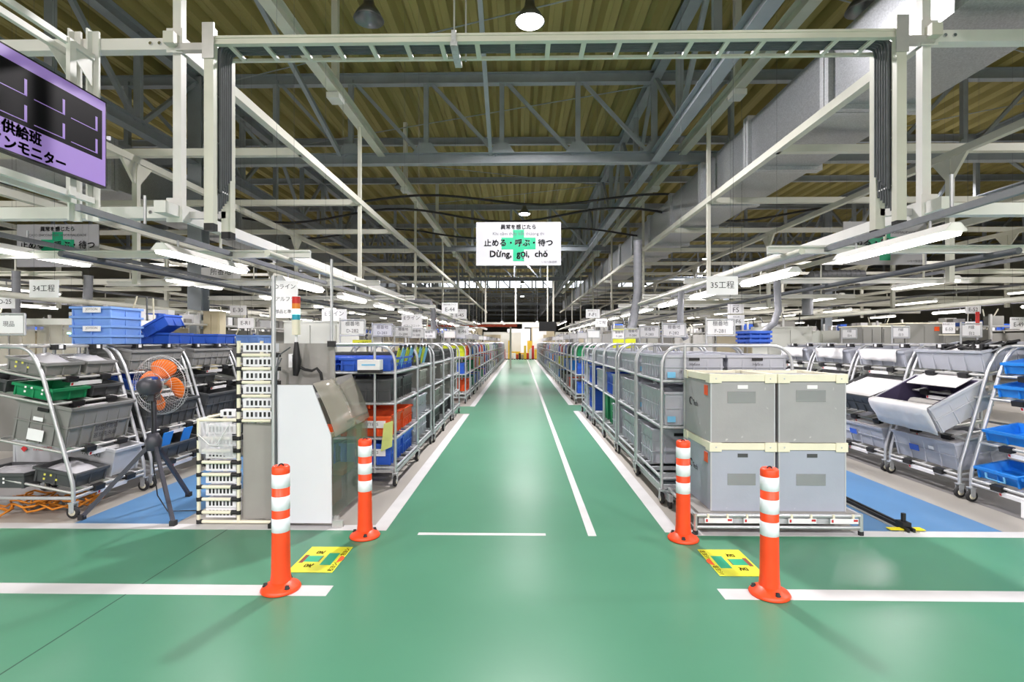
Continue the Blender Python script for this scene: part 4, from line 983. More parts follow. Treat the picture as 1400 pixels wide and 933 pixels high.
def strip(x0, x1, z, h, n, y, label, group):
    nth[label] = nth.get(label, 0) + 1
    if group: label = WORDS[nth[label] - 1] + ' ' + label + ' from the ' + ('top' if 'tall' in label else 'top')
    t = tag(obj('parts_strip', MB().box(0, x1-x0, 0, 0.08, 0, h).mesh('parts_strip', 'strip_white'), None, (x0, y, z)), label, 'parts strip', group)
    step = (x1-x0-0.04)/n
    for k in range(n):
        obj('socket', MB().box(0.02 + step*(k+0.2), 0.02 + step*(k+0.72), -0.002, 0.001, h*0.22, h*0.78).mesh('socket', 'black' if (k*7 + int(z*100)) % 5 else 'ink_soft'), t)
for z in (1.325, 1.215, 1.11, 1.005, 0.90, 0.812): strip(X_b + 0.04, X_c - 0.03, z, 0.066, 6, FY - 0.012, 'white perforated strip lying in the tall part of the ivory rack', 'strips in the tall part of the ivory rack')
for z in (0.69, 0.595, 0.50, 0.405, 0.31, 0.215, 0.12, 0.045): strip(X_a + 0.045, X_b - 0.03, z, 0.072, 7, FY + 0.016, 'white perforated strip lying in the low part of the ivory rack', 'strips in the low part of the ivory rack')
strip(X_b - 0.15, X_b - 0.03, 0.825, 0.05, 2, FY + 0.01, 'short white strip lying on top of the low rack part', None)
pk = MB()
n = 7; vs = []; fs = []
for j in range(n):
    for i in range(n): vs.append((-0.12 + 0.25*i/(n-1) + (0.02*(1-j/(n-1)) if i == n-1 else 0), -0.012*math.sin(i*1.2 + j*0.5), 0.24*j/(n-1) - 0.03*i/(n-1)*(1-j/(n-1))))
for j in range(n-1):
    for i in range(n-1): a = j*n+i; fs.append((a, a+1, a+n+1, a+n))
o = tag(obj('clear_sleeve', MB().add(vs, fs, 0, True).mesh('clear_sleeve', 'plastic_bag'), None, (-2.33, FY - 0.045, 0.555)), 'clear plastic sleeve hanging on the low part of the ivory rack', 'sleeve')
obj('white_cord', MB().path([(-0.12, -0.02, 0.15), (-0.03, -0.022, 0.07), (0.03, -0.022, 0.07), (0.12, -0.02, 0.22)], 0.004, 5).mesh('white_cord', 'paper'), o)
gp = tag(obj('grey_panel', MB().box(0, 0.30, -0.006, 0.006, 0, 0.74).mesh('grey_panel', 'crate_warm'), None, (X_b + 0.02, FY + 0.03, 0.03), (0, 0, 0.1)), 'plain grey panel closing the lower ivory rack', 'panel')
obj('scanner_clip', MB().box(0.25, 0.28, -0.03, -0.006, 0.46, 0.55).box(0.255, 0.275, -0.035, -0.01, 0.52, 0.56).mesh('scanner_clip', 'ink_soft'), gp)

# slim metal pole with cables in front of the white board
pl = thing('metal_pole', 'grey metal pole with cables beside the white board', 'pole', (-1.865, 3.83, 0.0))
part('tube', MB().tube((0, 0, 0.30), (0, 0, 1.90), 0.016, 10), 'pipe', pl); part('foot_pipe', MB().tube((0.0, 0.0, 0.03), (0, 0, 0.31), 0.013, 8), 'ivory', pl)
part('cable', MB().path([(0.022, -0.01, 0.3), (0.024, -0.012, 0.7), (0.02, -0.012, 1.15), (0.03, 0.02, 1.3), (0.08, 0.1, 1.36)], 0.006, 6).path([(0.026, 0.0, 0.3), (0.022, -0.006, 1.0), (0.024, 0.0, 1.2), (0.05, 0.02, 1.28)], 0.006, 6), 'cable', pl)
part('foot', MB().box(-0.03, 0.03, -0.03, 0.03, 0, 0.035), 'black', pl)
# ------------------------------------------------------------------ hooded work station: white board, acrylic hood, glass
hd = thing('hooded_station', 'work station with white end board and curved clear hood', 'work station', (-1.62, 3.86, 0))
def HP(name, mb, m, label=None): return part(name, mb, m, hd, label, world=True)
bx0, bx1, bx2 = -1.845, -1.575, -1.425
HP('end_board', MB().prism([(bx0, 0.035), (bx2, 0.035), (bx2 - 0.005, 0.69), (bx1, 1.075), (bx0, 1.075)], 3.83, 3.845), 'white_board', 'white end board')
def hood_pts():
    pts = []
    for k in range(7):
        t = k/6; pts.append((bx1 + (bx2 + 0.02 - bx1)*t + 0.018*math.sin(PI*t), 1.085 - 0.40*t))
    return pts
hp = hood_pts(); vs = []; fs = []
for x, z in hp: vs += [(x, 3.85, z), (x, 4.72, z + 0.02)]
for k in range(len(hp)-1): fs.append((2*k, 2*k+1, 2*k+3, 2*k+2))
o = HP('hood_sheet', MB().add(vs, fs, 0, True), 'acrylic', 'clear curved acrylic sheet'); o.modifiers.new('thick', 'SOLIDIFY').thickness = 0.004
HP('lower_glass', MB().box(bx2 - 0.004, bx2 + 0.002, 3.86, 4.72, 0.06, 0.68), 'green_glass', 'green tinted clear panel')
HP('lower_glass', MB().box(bx2 + 0.004, bx2 + 0.01, 4.15, 4.7, 0.06, 0.76), 'green_glass')
HP('bench_top', MB().box(bx0, bx2 - 0.02, 3.86, 4.72, 0.66, 0.70), 'cabinet_beige')
HP('bench_leg', MB().box(bx0, bx0+0.04, 3.88, 3.92, 0, 0.66).box(bx0, bx0+0.04, 4.66, 4.7, 0, 0.66).box(bx2-0.08, bx2-0.04, 4.66, 4.7, 0, 0.66), 'alu')
HP('bottom_rail', MB().box(bx0, bx2 + 0.03, 3.87, 3.91, 0.03, 0.07).box(bx2 + 0.0, bx2 + 0.08, 3.84, 3.87, 0.0, 0.05), 'alu')
HP('orange_part', MB().box(bx2-0.16, bx2-0.04, 3.95, 4.1, 0.70, 0.74), 'crate_orange'); HP('wood_block', MB().box(bx2-0.2, bx2-0.04, 4.2, 4.5, 0.30, 0.34).box(bx2-0.2, bx2-0.16, 4.2, 4.5, 0.02, 0.3), 'wood')
HP('machine_body', MB().box(bx0 + 0.02, bx2 - 0.2, 4.0, 4.65, 0.70, 0.95), 'cabinet_grey')
bpn = tag(obj('back_panel', MB().box(0, 0.50, 0, 0.02, 0, 0.36).mesh('back_panel', 'crate_warm'), None, (-2.09, 4.34, 1.03)), 'flat grey panel standing behind the white board', 'panel')
obj('panel_stand', MB().box(0.02, 0.05, 0.0, 0.03, -1.03, 0).box(0.45, 0.48, 0.0, 0.03, -1.03, 0).mesh('panel_stand', 'alu'), bpn)
hg = thing('heat_gun', 'black heat gun hung before the grey panel', 'heat gun', (-1.88, 4.24, 1.12))
part('body', MB().path([(0, 0, 0.0), (0.008, 0, 0.05), (0.012, 0, 0.12), (0.008, 0, 0.2), (0.006, 0, 0.28)], [0.02, 0.03, 0.034, 0.026, 0.016], 10), 'black', hg)
part('cord', MB().path([(0.02, 0, 0.08), (0.08, 0, 0.05), (0.13, 0.02, 0.04), (0.17, 0.02, 0.06), (0.2, 0.03, 0.02), (0.21, 0.03, -0.04)], 0.012, 6), 'black', hg)
part('holder', MB().box(-0.05, -0.02, -0.02, 0.1, 0.07, 0.18), 'paper', hg)
tw = thing('tower_light', 'signal tower light lit green beside the metal pole', 'signal light', (-1.875, 4.24, 1.40))
part('stem', MB().tube((0, 0, 0), (0, 0, 0.06), 0.012, 8), 'paper', tw)
for nm, z0, z1, m in (('base', 0.06, 0.185, 'ivory'), ('blue_lens', 0.185, 0.23, 'tower_blue'), ('green_lens', 0.23, 0.276, 'tower_green'), ('amber_lens', 0.276, 0.322, 'tower_amber'), ('red_lens', 0.322, 0.378, 'tower_red'), ('cap', 0.378, 0.384, 'paper')):
    part(nm, MB().lathe([(0, z0), (0.033, z0), (0.033, z1), (0, z1)], 16, smooth=False), m, tw)
rf = thing('upper_rail', 'grey pipe rail above the hooded station', 'rail', (-1.6, 4.3, 1.38))
part('pipe', MB().tube((0.0, 0.0, 0.0), (0.38, 0.5, 0), 0.012).tube((0.0, 0.0, -0.0), (0.0, 0.0, 0.72), 0.013), 'pipe', rf)
part('foot', MB().box(-0.03, 0.03, -0.02, 0.02, -0.02, 0.03), 'black', rf)

# ------------------------------------------------------------------ tripod fan
fn = thing('tripod_fan', 'tripod floor fan with orange blades on the blue path', 'fan', (-2.99, 4.12, 0))
hubz = 1.045
for (px, py) in ((112, 711), (237, 719), (258, 679)):
    f = onZ(px, py); loc = f - fn.location
    l = part('leg', MB().bar((0, 0, 0.60), (loc.x, loc.y, 0.02), 0.024, 0.03), 'fan_dark', fn)
    obj('rubber_foot', MB().cbox((loc.x, loc.y, 0.02), 0.04, 0.04, 0.038).mesh('rubber_foot', 'rubber'), l)
part('leg_hub', MB().lathe([(0.0, 0.52), (0.05, 0.52), (0.06, 0.6), (0.035, 0.66), (0, 0.66)], 12), 'fan_dark', fn)
part('pole', MB().tube((0, 0, 0.5), (0, 0, hubz - 0.07), 0.02, 10), 'fan_dark', fn)
part('neck', MB().box(-0.025, 0.025, -0.04, 0.04, hubz - 0.12, hubz - 0.03), 'fan_dark', fn)
# the fan points away from the camera, a little to the right
Mf = Matrix.Translation((0, 0, hubz)) @ Matrix.Rotation(math.radians(-7), 4, 'Z') @ Matrix.Rotation(math.radians(-90), 4, 'X')   # local +z -> +y
part('motor', MB().lathe([(0.0, -0.13), (0.04, -0.125), (0.068, -0.1), (0.078, -0.05), (0.078, 0.0), (0.05, 0.03), (0, 0.03)], 18, Mf), 'fan_dark', fn)
part('motor_sticker', MB().cbox((0.03, -0.06, -0.04), 0.05, 0.03, 0.04, 0, Mf), 'crate_blue', fn)
blade_src = []
for k in range(4):
    b = MB(); vs = []; fs = []
    nr, na = 6, 6
    for j in range(nr):
        r = 0.05 + 0.165*j/(nr-1); half = (0.26 + 0.36*math.sin(PI*min(1, j/(nr-1)*0.78 + 0.05)))
        for i in range(na):
            u = i/(na-1)*2-1; a = k*PI/2 + 0.16 + u*half; rr = r*(1 - 0.10*u*u*(j/(nr-1)))
            vs.append(Mf @ Vector((rr*math.cos(a), rr*math.sin(a), 0.075 + 0.035*u)))
    for j in range(nr-1):
        for i in range(na-1): q = j*na+i; fs.append((q, q+1, q+na+1, q+na))
    o = part('blade', b.add(vs, fs, 0, True), 'fan_orange', fn); o.modifiers.new('thick', 'SOLIDIFY').thickness = 0.003
cg = MB()
def ringpts(r, z, n=28): return [Mf @ Vector((r*math.cos(2*PI*k/n), r*math.sin(2*PI*k/n), z)) for k in range(n+1)]
for r, z in ((0.245, 0.075), (0.24, 0.05), (0.16, 0.0), (0.1, -0.015)): cg.path(ringpts(r, z), 0.0022, 4, caps=False)
for k in range(56):
    a = 2*PI*k/56; cg.path([Mf @ Vector((r*math.cos(a), r*math.sin(a), z)) for r, z in ((0.07, -0.01), (0.16, 0.0), (0.225, 0.03), (0.245, 0.075), (0.225, 0.125), (0.16, 0.15), (0.05, 0.155))], 0.0011, 3, caps=False)
cg.path(ringpts(0.16, 0.15), 0.0022, 4, caps=False)
part('guard', cg, 'pipe', fn)
part('power_cable', MB().path([(0.0, -0.03, hubz-0.1), (0.01, -0.03, 0.7), (0.01, -0.02, 0.4), (0.03, 0.0, 0.15), (0.1, 0.02, 0.015), (0.3, 0.05, 0.012), (0.5, 0.0, 0.012)], 0.005, 6), 'black', fn)

# ------------------------------------------------------------------ wall-size monitor on the left frame
TX = -3.60
tv = thing('monitor', 'large monitor with violet screen hung on the left frame', 'monitor', (TX, 3.7, 2.72))
zb, zt, ya, yb = 2.735, 3.485, 3.05, 4.385
def TP(name, mb, m): return part(name, mb, m, tv, world=True)
TP('casing', MB().box(TX-0.06, TX, ya, yb, zb, zt), 'black')
e = 0.014
TP('screen', MB().box(TX, TX+0.003, ya+e, yb-e, zb+e, zt-e), 'screen_violet')
def scr(y0, y1, z0, z1, nm, m, d=0.004): TP(nm, MB().box(TX+0.003, TX+0.003+d*0.25, y0, y1, z0, z1), m)
scr(ya+e, yb-0.05, 2.965, 3.385, 'chart_panel', 'screen_black')
for r_ in range(2):
    for c_ in range(4):
        y0 = 3.1 + 0.31*c_; z0 = 3.0 + 0.19*r_
        TP('chart_frame', MB().box(TX+0.004, TX+0.006, y0, y0+0.25, z0, z0+0.006).box(TX+0.004, TX+0.006, y0+0.235, y0+0.255, z0, z0+0.12), 'screen_violet')
RT = (PI/2, 0, PI/2)
for body, size, y, z in (('供給班', 0.1, 3.63, 2.905), ('ラインモニター', 0.1, 3.64, 2.795)):
    obj('lettering', edge_mesh(body, size, 'ink', 0.004), tv, (0.0055, y - 3.7, z - 2.72), RT)
br = thing('monitor_bracket', 'white steel bracket holding the violet monitor', 'bracket', (TX - 0.1, 4.45, ZL))
def BP(name, mb, m='steel_white'): return part(name, mb, m, br, world=True)
for x in (-3.86, -3.70):
    BP('upright', MB().box(x-0.035, x+0.035, 4.38, 4.40, 2.45, 4.1).box(x-0.035, x-0.02, 4.33, 4.38, 2.45, 4.1), 'steel_white')
    BP('arm', MB().bar((x, 4.36, 3.86), (x, 2.8, 3.86), 0.04, 0.05)); BP('arm', MB().bar((x, 4.36, 2.62), (x, 2.8, 2.62), 0.04, 0.05))
    BP('brace', MB().prism([(4.36, 3.83), (4.1, 3.83), (4.36, 3.6)], x-0.003, x+0.003, 'x'))
BP('mount_bar', MB().box(-3.7, -3.665, 3.3, 3.36, 2.6, 3.88).box(-3.7, -3.665, 4.1, 4.16, 2.6, 3.88))
BP('control_box', MB().box(-3.95, -3.7, 3.0, 3.4, 2.5, 2.6), 'black')

# ------------------------------------------------------------------ hanging signs
GX, GZ = 0.605, 0.035
def big_sign(x, y, z, w, h, label, line2, foot=True, size=0.17):
    t = thing('hanging_sign', label, 'sign', (x, y, z))
    part('board', MB().box(-w/2, w/2, 0, 0.02, 0, h), 'sign_white', t)
    a = w*0.065
    part('green_cross', MB().prism([(-a, h*0.1), (a, h*0.1), (a, h*0.37), (a*3.1, h*0.37), (a*3.1, h*0.64), (a, h*0.64), (a, h*0.82), (-a, h*0.82), (-a, h*0.64), (-a*3.1, h*0.64), (-a*3.1, h*0.37), (-a, h*0.37)], -0.003, -0.0005), 'cross_green', t)
    def outlined(s, size, z, x=0.0):
        obj('lettering_edge', edge_mesh(s, size, 'sign_white', size*0.04), t, (x, -0.004, z), FACE_CAM)
        obj('lettering', edge_mesh(s, size, 'ink', size*0.012), t, (x, -0.006, z), FACE_CAM)
    outlined('異常を感じたら', 0.11, h*0.88)
    if line2 == 'vi':
        obj('lettering', text_mesh('Khi cảm thấy bất thưòng thì', 0.095, 'ink_soft', 0.0), t, (0, -0.006, h*0.73), FACE_CAM)
        outlined('止める・呼ぶ・待つ', 0.165, h*0.51); outlined('Dừng,  gọi,  chò', 0.19, h*0.26); obj('lettering', text_mesh('’', 0.15, 'ink'), t, (GX, -0.006, h*0.26 + GZ), FACE_CAM)
    else:
        obj('lettering', text_mesh('CASO ENCONTRAR ANORMALIDADE', 0.075, 'ink_soft', 0.0), t, (0, -0.006, h*0.74), FACE_CAM)
        outlined('止める・呼ぶ・待つ', 0.185, h*0.50)
        if line2 == 'pt2': outlined('PARE・CHAME・ESPERE', 0.12, h*0.24)
    obj('lettering', text_mesh('いなべ製造部', 0.055, 'ink_soft', 0.0), t, (w*0.36, -0.005, h*0.075), FACE_CAM)
    part('wire', MB().tube((-w/2+0.08, 0.01, h), (-w/2+0.08, 0.01, 5.28 - z), 0.002, 4).tube((w/2-0.08, 0.01, h), (w/2-0.08, 0.01, 5.28 - z), 0.002, 4), 'cable', t)
def sign_rect(x0, y0, x1, y1, Y):
    a = onY(x0, y0, Y); b = onY(x1, y1, Y); return (a.x+b.x)/2, Y, b.z, b.x-a.x, a.z-b.z
big_sign(*sign_rect(651, 304, 767, 363, 10.95), 'white hanging sign with green cross over the middle of the aisle', 'vi')
big_sign(*sign_rect(23, 307, 135, 365, 10.95), 'white hanging sign with green cross below the violet monitor', 'pt')
big_sign(*sign_rect(1153, 303, 1267, 362, 10.95), 'white hanging sign with green cross behind the right cable upright', 'pt')
def small_sign(x0, y0, x1, y1, Y, lines, label, m='paper', hang=None, ink='ink', cat='sign', head=None, wire=None):
    x, y, z, w, h = sign_rect(x0, y0, x1, y1, Y)
    t = thing('line_sign', label, cat, (x, y, z)); wire = 7.2 - z - h
    part('board', MB().box(-w/2, w/2, 0, 0.006, 0, h), m, t)
    n = len(lines)
    for i, s in enumerate(lines):
        size = min(h*0.75/n, 0.82*w/max(1, sum(1.0 if ord(ch) > 255 else 0.6 for ch in s)))
        zz = h*(1 - (i+0.5)/n) if head is None else h*(0.36 if n == 1 else 0.5*(1-(i+0.5)/n)+0.05)
        obj('lettering', text_mesh(s, round(size, 3), ink, 0.0), t, (0, -0.002, zz), FACE_CAM)
    if head: obj('lettering', text_mesh(head, round(h*0.16, 3), 'ink_soft', 0.0), t, (0, -0.002, h*0.82), FACE_CAM)
    part('hanger', MB().tube((-w*0.35, 0.003, h), (-w*0.35, 0.003, h + wire), 0.0014, 4).tube((w*0.35, 0.003, h), (w*0.35, 0.003, h + wire), 0.0014, 4), 'cable', t)
small_sign(40, 383, 80, 407, 4.75, ['34工程'], 'white 34 process sign hanging left of the fan')
small_sign(966, 378, 1009, 403, 4.75, ['35工程'], 'white 35 process sign hanging over the stacked boxes')
small_sign(-6, 404, 20, 422, 6.5, ['D-25'], 'white D-25 sign hanging near the slanted cart')
small_sign(94, 427, 116, 440, 8.5, ['20工程'], 'small 20 process sign beside the blue tray stack')
small_sign(290, 441, 306, 451, 10.5, ['22工程'], 'small 22 process sign by the beige cabinet')
small_sign(314, 418, 337, 431, 9.5, ['E-30'], 'white E-30 sign above the ivory rack')
small_sign(325, 435, 347, 449, 9.0, ['E-R1'], 'white E-R1 sign above the ivory rack')
small_sign(275, 366, 329, 392, 9.8, ['所番地', '3D'], 'large location sign behind the tube light')
small_sign(373, 384, 407, 435, 5.0, ['Dライン', 'アルファ', '部品と準備'], 'tall green and white D line sign behind the tower light')
small_sign(440, 423, 474, 449, 6.8, ['Eライン', '組立工程'], 'white E line sign over the acrylic hood', ink='ink_soft')
small_sign(549, 430, 577, 451, 8.5, ['Eライン', 'パス・ユニット'], 'white E line sign above the left hoop carts')
small_sign(604, 414, 626, 429, 12.0, ['E-44'], 'white E-44 sign beside the aisle', head='固定治具 ライン')
small_sign(619, 423, 638, 436, 13.5, ['E-45'], 'white E-45 sign beside the aisle', head='固定治具 ライン')
small_sign(623, 446, 641, 458, 14.0, ['E-46'], 'white E-46 sign above the far left carts', head='固定治具')
small_sign(801, 423, 820, 435, 12.5, ['F-F1'], 'white F-F1 sign above the right hoop carts', head='固定治具 ライン')
small_sign(803, 450, 812, 461, 14, ['F-F2'], 'small F-F2 sign above the right hoop carts')
small_sign(814, 436, 830, 447, 11, ['1工程'], 'white process 1 sign above the right hoop carts')
small_sign(995, 416, 1017, 429, 9.0, ['F5'], 'white F5 sign over the second right line', head='固定治具')
small_sign(995, 431, 1018, 445, 8.8, ['F-F6'], 'white F-F6 sign over the second right line', head='固定治具')
small_sign(1320, 414, 1341, 429, 8.5, ['E-52'], 'white E-52 sign over the right line', head='固定治具 ライン')
small_sign(1289, 441, 1306, 456, 8.6, ['E-53'], 'white E-53 sign beside the grey cabinets', head='固定治具 ライン')
small_sign(1320, 440, 1343, 456, 8.2, ['E-51'], 'white E-51 sign behind the red signal tube', head='固定治具 ライン')
small_sign(1381, 434, 1404, 450, 8.0, ['E-49'], 'white E-49 sign at the right line end', head='固定治具 ライン')
rt = thing('signal_tube', 'tall red signal tube on a silver stem by the right line', 'signal light', onY(1336.5, 472, 7.2))
part('stem', MB().tube((0, 0, 0), (0, 0, 0.22), 0.01, 8), 'pipe', rt); part('amber_lens', MB().tube((0, 0, 0.22), (0, 0, 0.26), 0.022, 10), 'tower_amber', rt); part('red_lens', MB().tube((0, 0, 0.26), (0, 0, 0.46), 0.022, 10), 'tower_red', rt)
part('stand', MB().tube((0, 0, -rt.location.z), (0, 0, 0), 0.012, 8), 'pipe', rt)

# small things on the left hoop cart
p = onY(507, 510, 4.86)
lp = thing('label_printer', 'white label printer with dark base on the cart behind the hood', 'printer', (p.x, 4.86, p.z))
part('housing', MB().box(-0.11, 0.10, -0.06, 0.06, 0.03, 0.125), 'paper', lp); part('base', MB().box(-0.11, 0.10, -0.06, 0.06, 0, 0.03), 'black', lp)
part('bracket', MB().box(-0.02, 0.02, 0.05, 0.1, 0.0, 0.03), 'pipe', lp); part('screen_strip', MB().box(-0.07, 0.06, -0.062, -0.06, 0.07, 0.085), 'tag_blue', lp)
p = onY(529, 618, 4.92)
tag(obj('check_sheet', MB().prism([(-0.06, 0.0), (0.05, 0.05), (0.06, 0.30), (-0.03, 0.27)], 0, 0.004).mesh('check_sheet', 'sheet_yellow'), None, (p.x, 4.92, p.z)), 'yellow green check sheet hanging on the cart behind the hood', 'sheet')
# ------------------------------------------------------------------ low cross channels over the lines
def channel(x0, x1, y, z, label, group, m='steel_white', k=0):
    label = WORDS[k] + ' ' + label
    t = thing('cross_channel', label, 'beam', (x0, y, z), 0, group)
    part('channel', MB().box(0, x1-x0, 0, 0.05, 0, 0.012).box(0, x1-x0, 0, 0.05, 0.06, 0.075).box(0, x1-x0, 0.03, 0.05, 0.012, 0.06), m, t)
    for x in (-3.0, 3.45, -5.3, 5.75, -8.4, 8.6, -11.0, 11.2):
        if x0 < x < x1: part('drop_rod', MB().tube((x - x0, 0.025, 0.075), (x - x0, 0.025, (ZL - 0.04 if abs(x) < 4 else 2.9) - z), 0.014, 6), 'steel_cream', t)
for k in range(9):
    y = 5.04 + 2.5*k
    channel(-6.2, -2.1, y, 2.24, 'white channel crossing above the left work line', 'channels over the left line', k=k)
    channel(2.35, 6.4, y - 0.15, 2.24, 'white channel crossing above the right work line', 'channels over the right line', k=k)
    channel(-12.0, -7.3, y + 0.8, 2.5, 'white channel crossing above the outer left lines', 'channels over the outer left lines', 'steel_cream', k)
    channel(6.8, 12.4, y + 0.8, 2.5, 'white channel crossing above the outer right lines', 'channels over the outer right lines', 'steel_cream', k)
# conduits
def conduit(x, z, label, m='steel_cream', ya=4.6, yb=34, r=0.03):
    tag(obj('conduit', MB().tube((0, 0, 0), (0, yb-ya, 0), r, 8).mesh('conduit', m), None, (x, ya, z)), label, 'conduit')
conduit(-2.3, 2.209, 'cream conduit under the channels beside the aisle signs'); conduit(-4.2, 2.209, 'grey conduit under the channels above the slanted carts', 'cable'); conduit(2.5, 2.209, 'cream conduit under the right channels beside the aisle'); conduit(4.4, 2.209, 'grey conduit under the channels above the draped crate', 'cable')
conduit(-6.5, 2.0, 'cream conduit along the outer left line', r=0.04); conduit(7.0, 2.0, 'cream conduit along the outer right line', r=0.04)
# sagging black cables under the truss
for i, (z, y, s) in enumerate(((5.0, 12.5, 0.25), (4.85, 13.2, 0.35), (4.95, 16.0, 0.3))):
    pts = [(-8 + 0.5*k, y, z - s*(0.5 - 0.5*math.cos(k*0.55 + i)) ) for k in range(33)]
    tag(obj('sagging_cable', MB().path(pts, 0.03, 6).mesh('sagging_cable', 'black')), WORDS[i] + ' black cable sagging across the hall below the truss', 'cable', 'sagging cables below the truss')
# flexible extraction hoses
def hose(pts, r, label):
    b = MB().path(pts, r, 10)
    t = tag(obj('extraction_hose', b.mesh('extraction_hose', 'hose')), label, 'hose')
    top = max(pts, key=lambda q: q[2]); obj('support_wire', MB().tube(top, (top[0], top[1], 7.21), 0.002, 4).mesh('support_wire', 'cable'), t)
    rg = MB(); pv = [Vector(p) for p in pts]
    for i in range(len(pv)-1):
        n = max(2, int((pv[i+1]-pv[i]).length/0.09))
        for k in range(n):
            p = pv[i].lerp(pv[i+1], k/n); d = (pv[i+1]-pv[i]).normalized()*0.012; rg.tube(p - d, p + d, r*1.07, 10)
    obj('rib_rings', rg.mesh('rib_rings', 'hose'), t)
def hose_px(pix, Y, r, label): hose([tuple(onY(a, b, Y)) for a, b in pix], r, label)
hose_px([(872, 330), (872, 400), (865, 445), (850, 470)], 11.0, 0.09, 'grey hose dropping beside the silver duct')
hose_px([(931, 400), (930, 440), (933, 455), (938, 464)], 8.0, 0.05, 'grey curved hose over the right hoop carts')
hose_px([(1062, 380), (1064, 425), (1058, 442), (1042, 456)], 7.0, 0.045, 'grey bent hose above the blue crate stack')
hose_px([(22, 372), (22, 440), (26, 452)], 7.5, 0.05, 'thick grey hose ending above the slanted cart')
hose_px([(121, 378), (119, 440), (118, 455)], 8.0, 0.06, 'grey hose beside the small 20 process sign')
hose_px([(593, 455), (592, 425), (588, 413), (560, 411), (540, 411)], 13.0, 0.07, 'silver elbow pipe above the left hoop carts')
hose_px([(1104, 430), (1104, 385), (1110, 378), (1135, 376), (1180, 376)], 10.5, 0.1, 'silver elbow pipe over the outer right line')

# ------------------------------------------------------------------ machines and cabinets of the lines behind
def cabinet(x, y, w, d, h, m, label, z=0.0, group=None, knob=True, name='cabinet', cat='cabinet'):
    t = thing(name, label, cat, (x, y, z), 0, group)
    part('body', MB().box(-w/2, w/2, -d/2, d/2, 0.06, h), m, t)
    part('door', MB().box(-w/2+0.02, -0.005, -d/2-0.015, -d/2, 0.1, h-0.04), m, t); part('door', MB().box(0.005, w/2-0.02, -d/2-0.015, -d/2, 0.1, h-0.04), m, t)
    if knob: part('handle', MB().box(-0.03, -0.02, -d/2-0.035, -d/2-0.015, h*0.5, h*0.6), 'black', t)
    part('plinth', MB().box(-w/2+0.02, w/2-0.02, -d/2+0.03, d/2-0.02, 0, 0.06), 'black', t)
    part('top_trim', MB().box(-w/2-0.01, w/2+0.01, -d/2-0.01, d/2+0.01, h, h+0.02), 'ivory' if m == 'cabinet_grey' else m, t)
    return t
def bench(x, y, L, label, rnd, group=None):
    """assembly bench along Y with frame, shelf and jig board"""
    t = thing('assembly_bench', label, 'bench', (x, y, 0), 0, group)
    part('table_top', MB().box(-0.4, 0.4, 0, L, 0.78, 0.82), 'cabinet_pale', t)
    for a in (-0.37, 0.37):
        for b in (0.03, L-0.03): part('leg', MB().box(a-0.02, a+0.02, b-0.02, b+0.02, 0, 1.95 if a < 0 else 0.78), 'alu', t)
    part('jig_board', MB().box(-0.38, -0.35, 0.05, L-0.05, 0.9, 1.65), rnd.choice(['cabinet_pale', 'cabinet_beige', 'cabinet_grey', 'steel_white']), t)
    part('upper_shelf', MB().box(-0.38, 0.0, 0.03, L-0.03, 1.7, 1.73), 'alu', t)
    for k in range(int(L/0.16)):
        a = rnd.uniform(0.04, 0.12); hz = rnd.uniform(0.05, 0.2)
        part('fixture', MB().box(-0.3 + rnd.uniform(0, 0.4), -0.2 + rnd.uniform(0.1, 0.5), 0.08 + 0.16*k, 0.08 + 0.16*k + a, 0.82, 0.82 + hz), rnd.choice(['cabinet_grey', 'black', 'crate_blue', 'steel_white', 'cabinet_beige', 'crate_yellow', 'wood']), t)
    for k in range(int(L/0.22)):
        part('parts_box', MB().box(-0.34, -0.08, 0.06 + 0.22*k, 0.06 + 0.22*k + 0.16, 1.73, 1.73 + rnd.uniform(0.06, 0.2)), rnd.choice(['cabinet_grey', 'crate_dark', 'crate_blue', 'paper', 'cabinet_pale', 'crate_warm', 'steel_white']), t)
    for k in range(3):
        y0 = rnd.uniform(0.1, L-0.2); part('tool_drop', MB().tube((rnd.uniform(-0.2, 0.2), y0, 1.45), (rnd.uniform(-0.2, 0.2), y0, 2.08), 0.012, 5), rnd.choice(['black', 'cable', 'ivory']), t)
    return t
rb = random.Random(21)
for k in range(15):
    y = 10.5 + 2.0*k if k else 9.0
for k in range(14):
    y = 5.2 + 2.15*k
    if k != 0: bench(-5.7, y, 1.9, WORDS[k] + ' assembly bench in the second line left of the aisle', rb, 'benches of the second left line')
    if k > 2: bench(6.4, y + 0.2, 1.9, WORDS[k] + ' assembly bench in the second line right of the aisle', rb, 'benches of the second right line')
    if k > 2:
        bench(-2.9 + 0.1, y + 2.4, 1.9, WORDS[k-3] + ' assembly bench behind the left hoop carts', rb, 'benches behind the left hoop carts')
        bench(2.88, y + 2.2, 1.9, WORDS[k-3] + ' assembly bench behind the right hoop carts', rb, 'benches behind the right hoop carts')
for k in range(9):
    y = 7 + 3.2*k
    bench(-9.2, y, 2.4, WORDS[k] + ' assembly bench in the outer left line beyond the duct', rb, 'benches of the outer left line')
    bench(9.6, y, 2.4, WORDS[k] + ' assembly bench in the outer right line beyond the duct', rb, 'benches of the outer right line')
    bench(-13, y, 2.4, WORDS[k] + ' assembly bench in the last line by the left wall', rb, 'benches by the left wall')
    bench(13.6, y, 2.4, WORDS[k] + ' assembly bench in the last line by the right wall', rb, 'benches by the right wall')
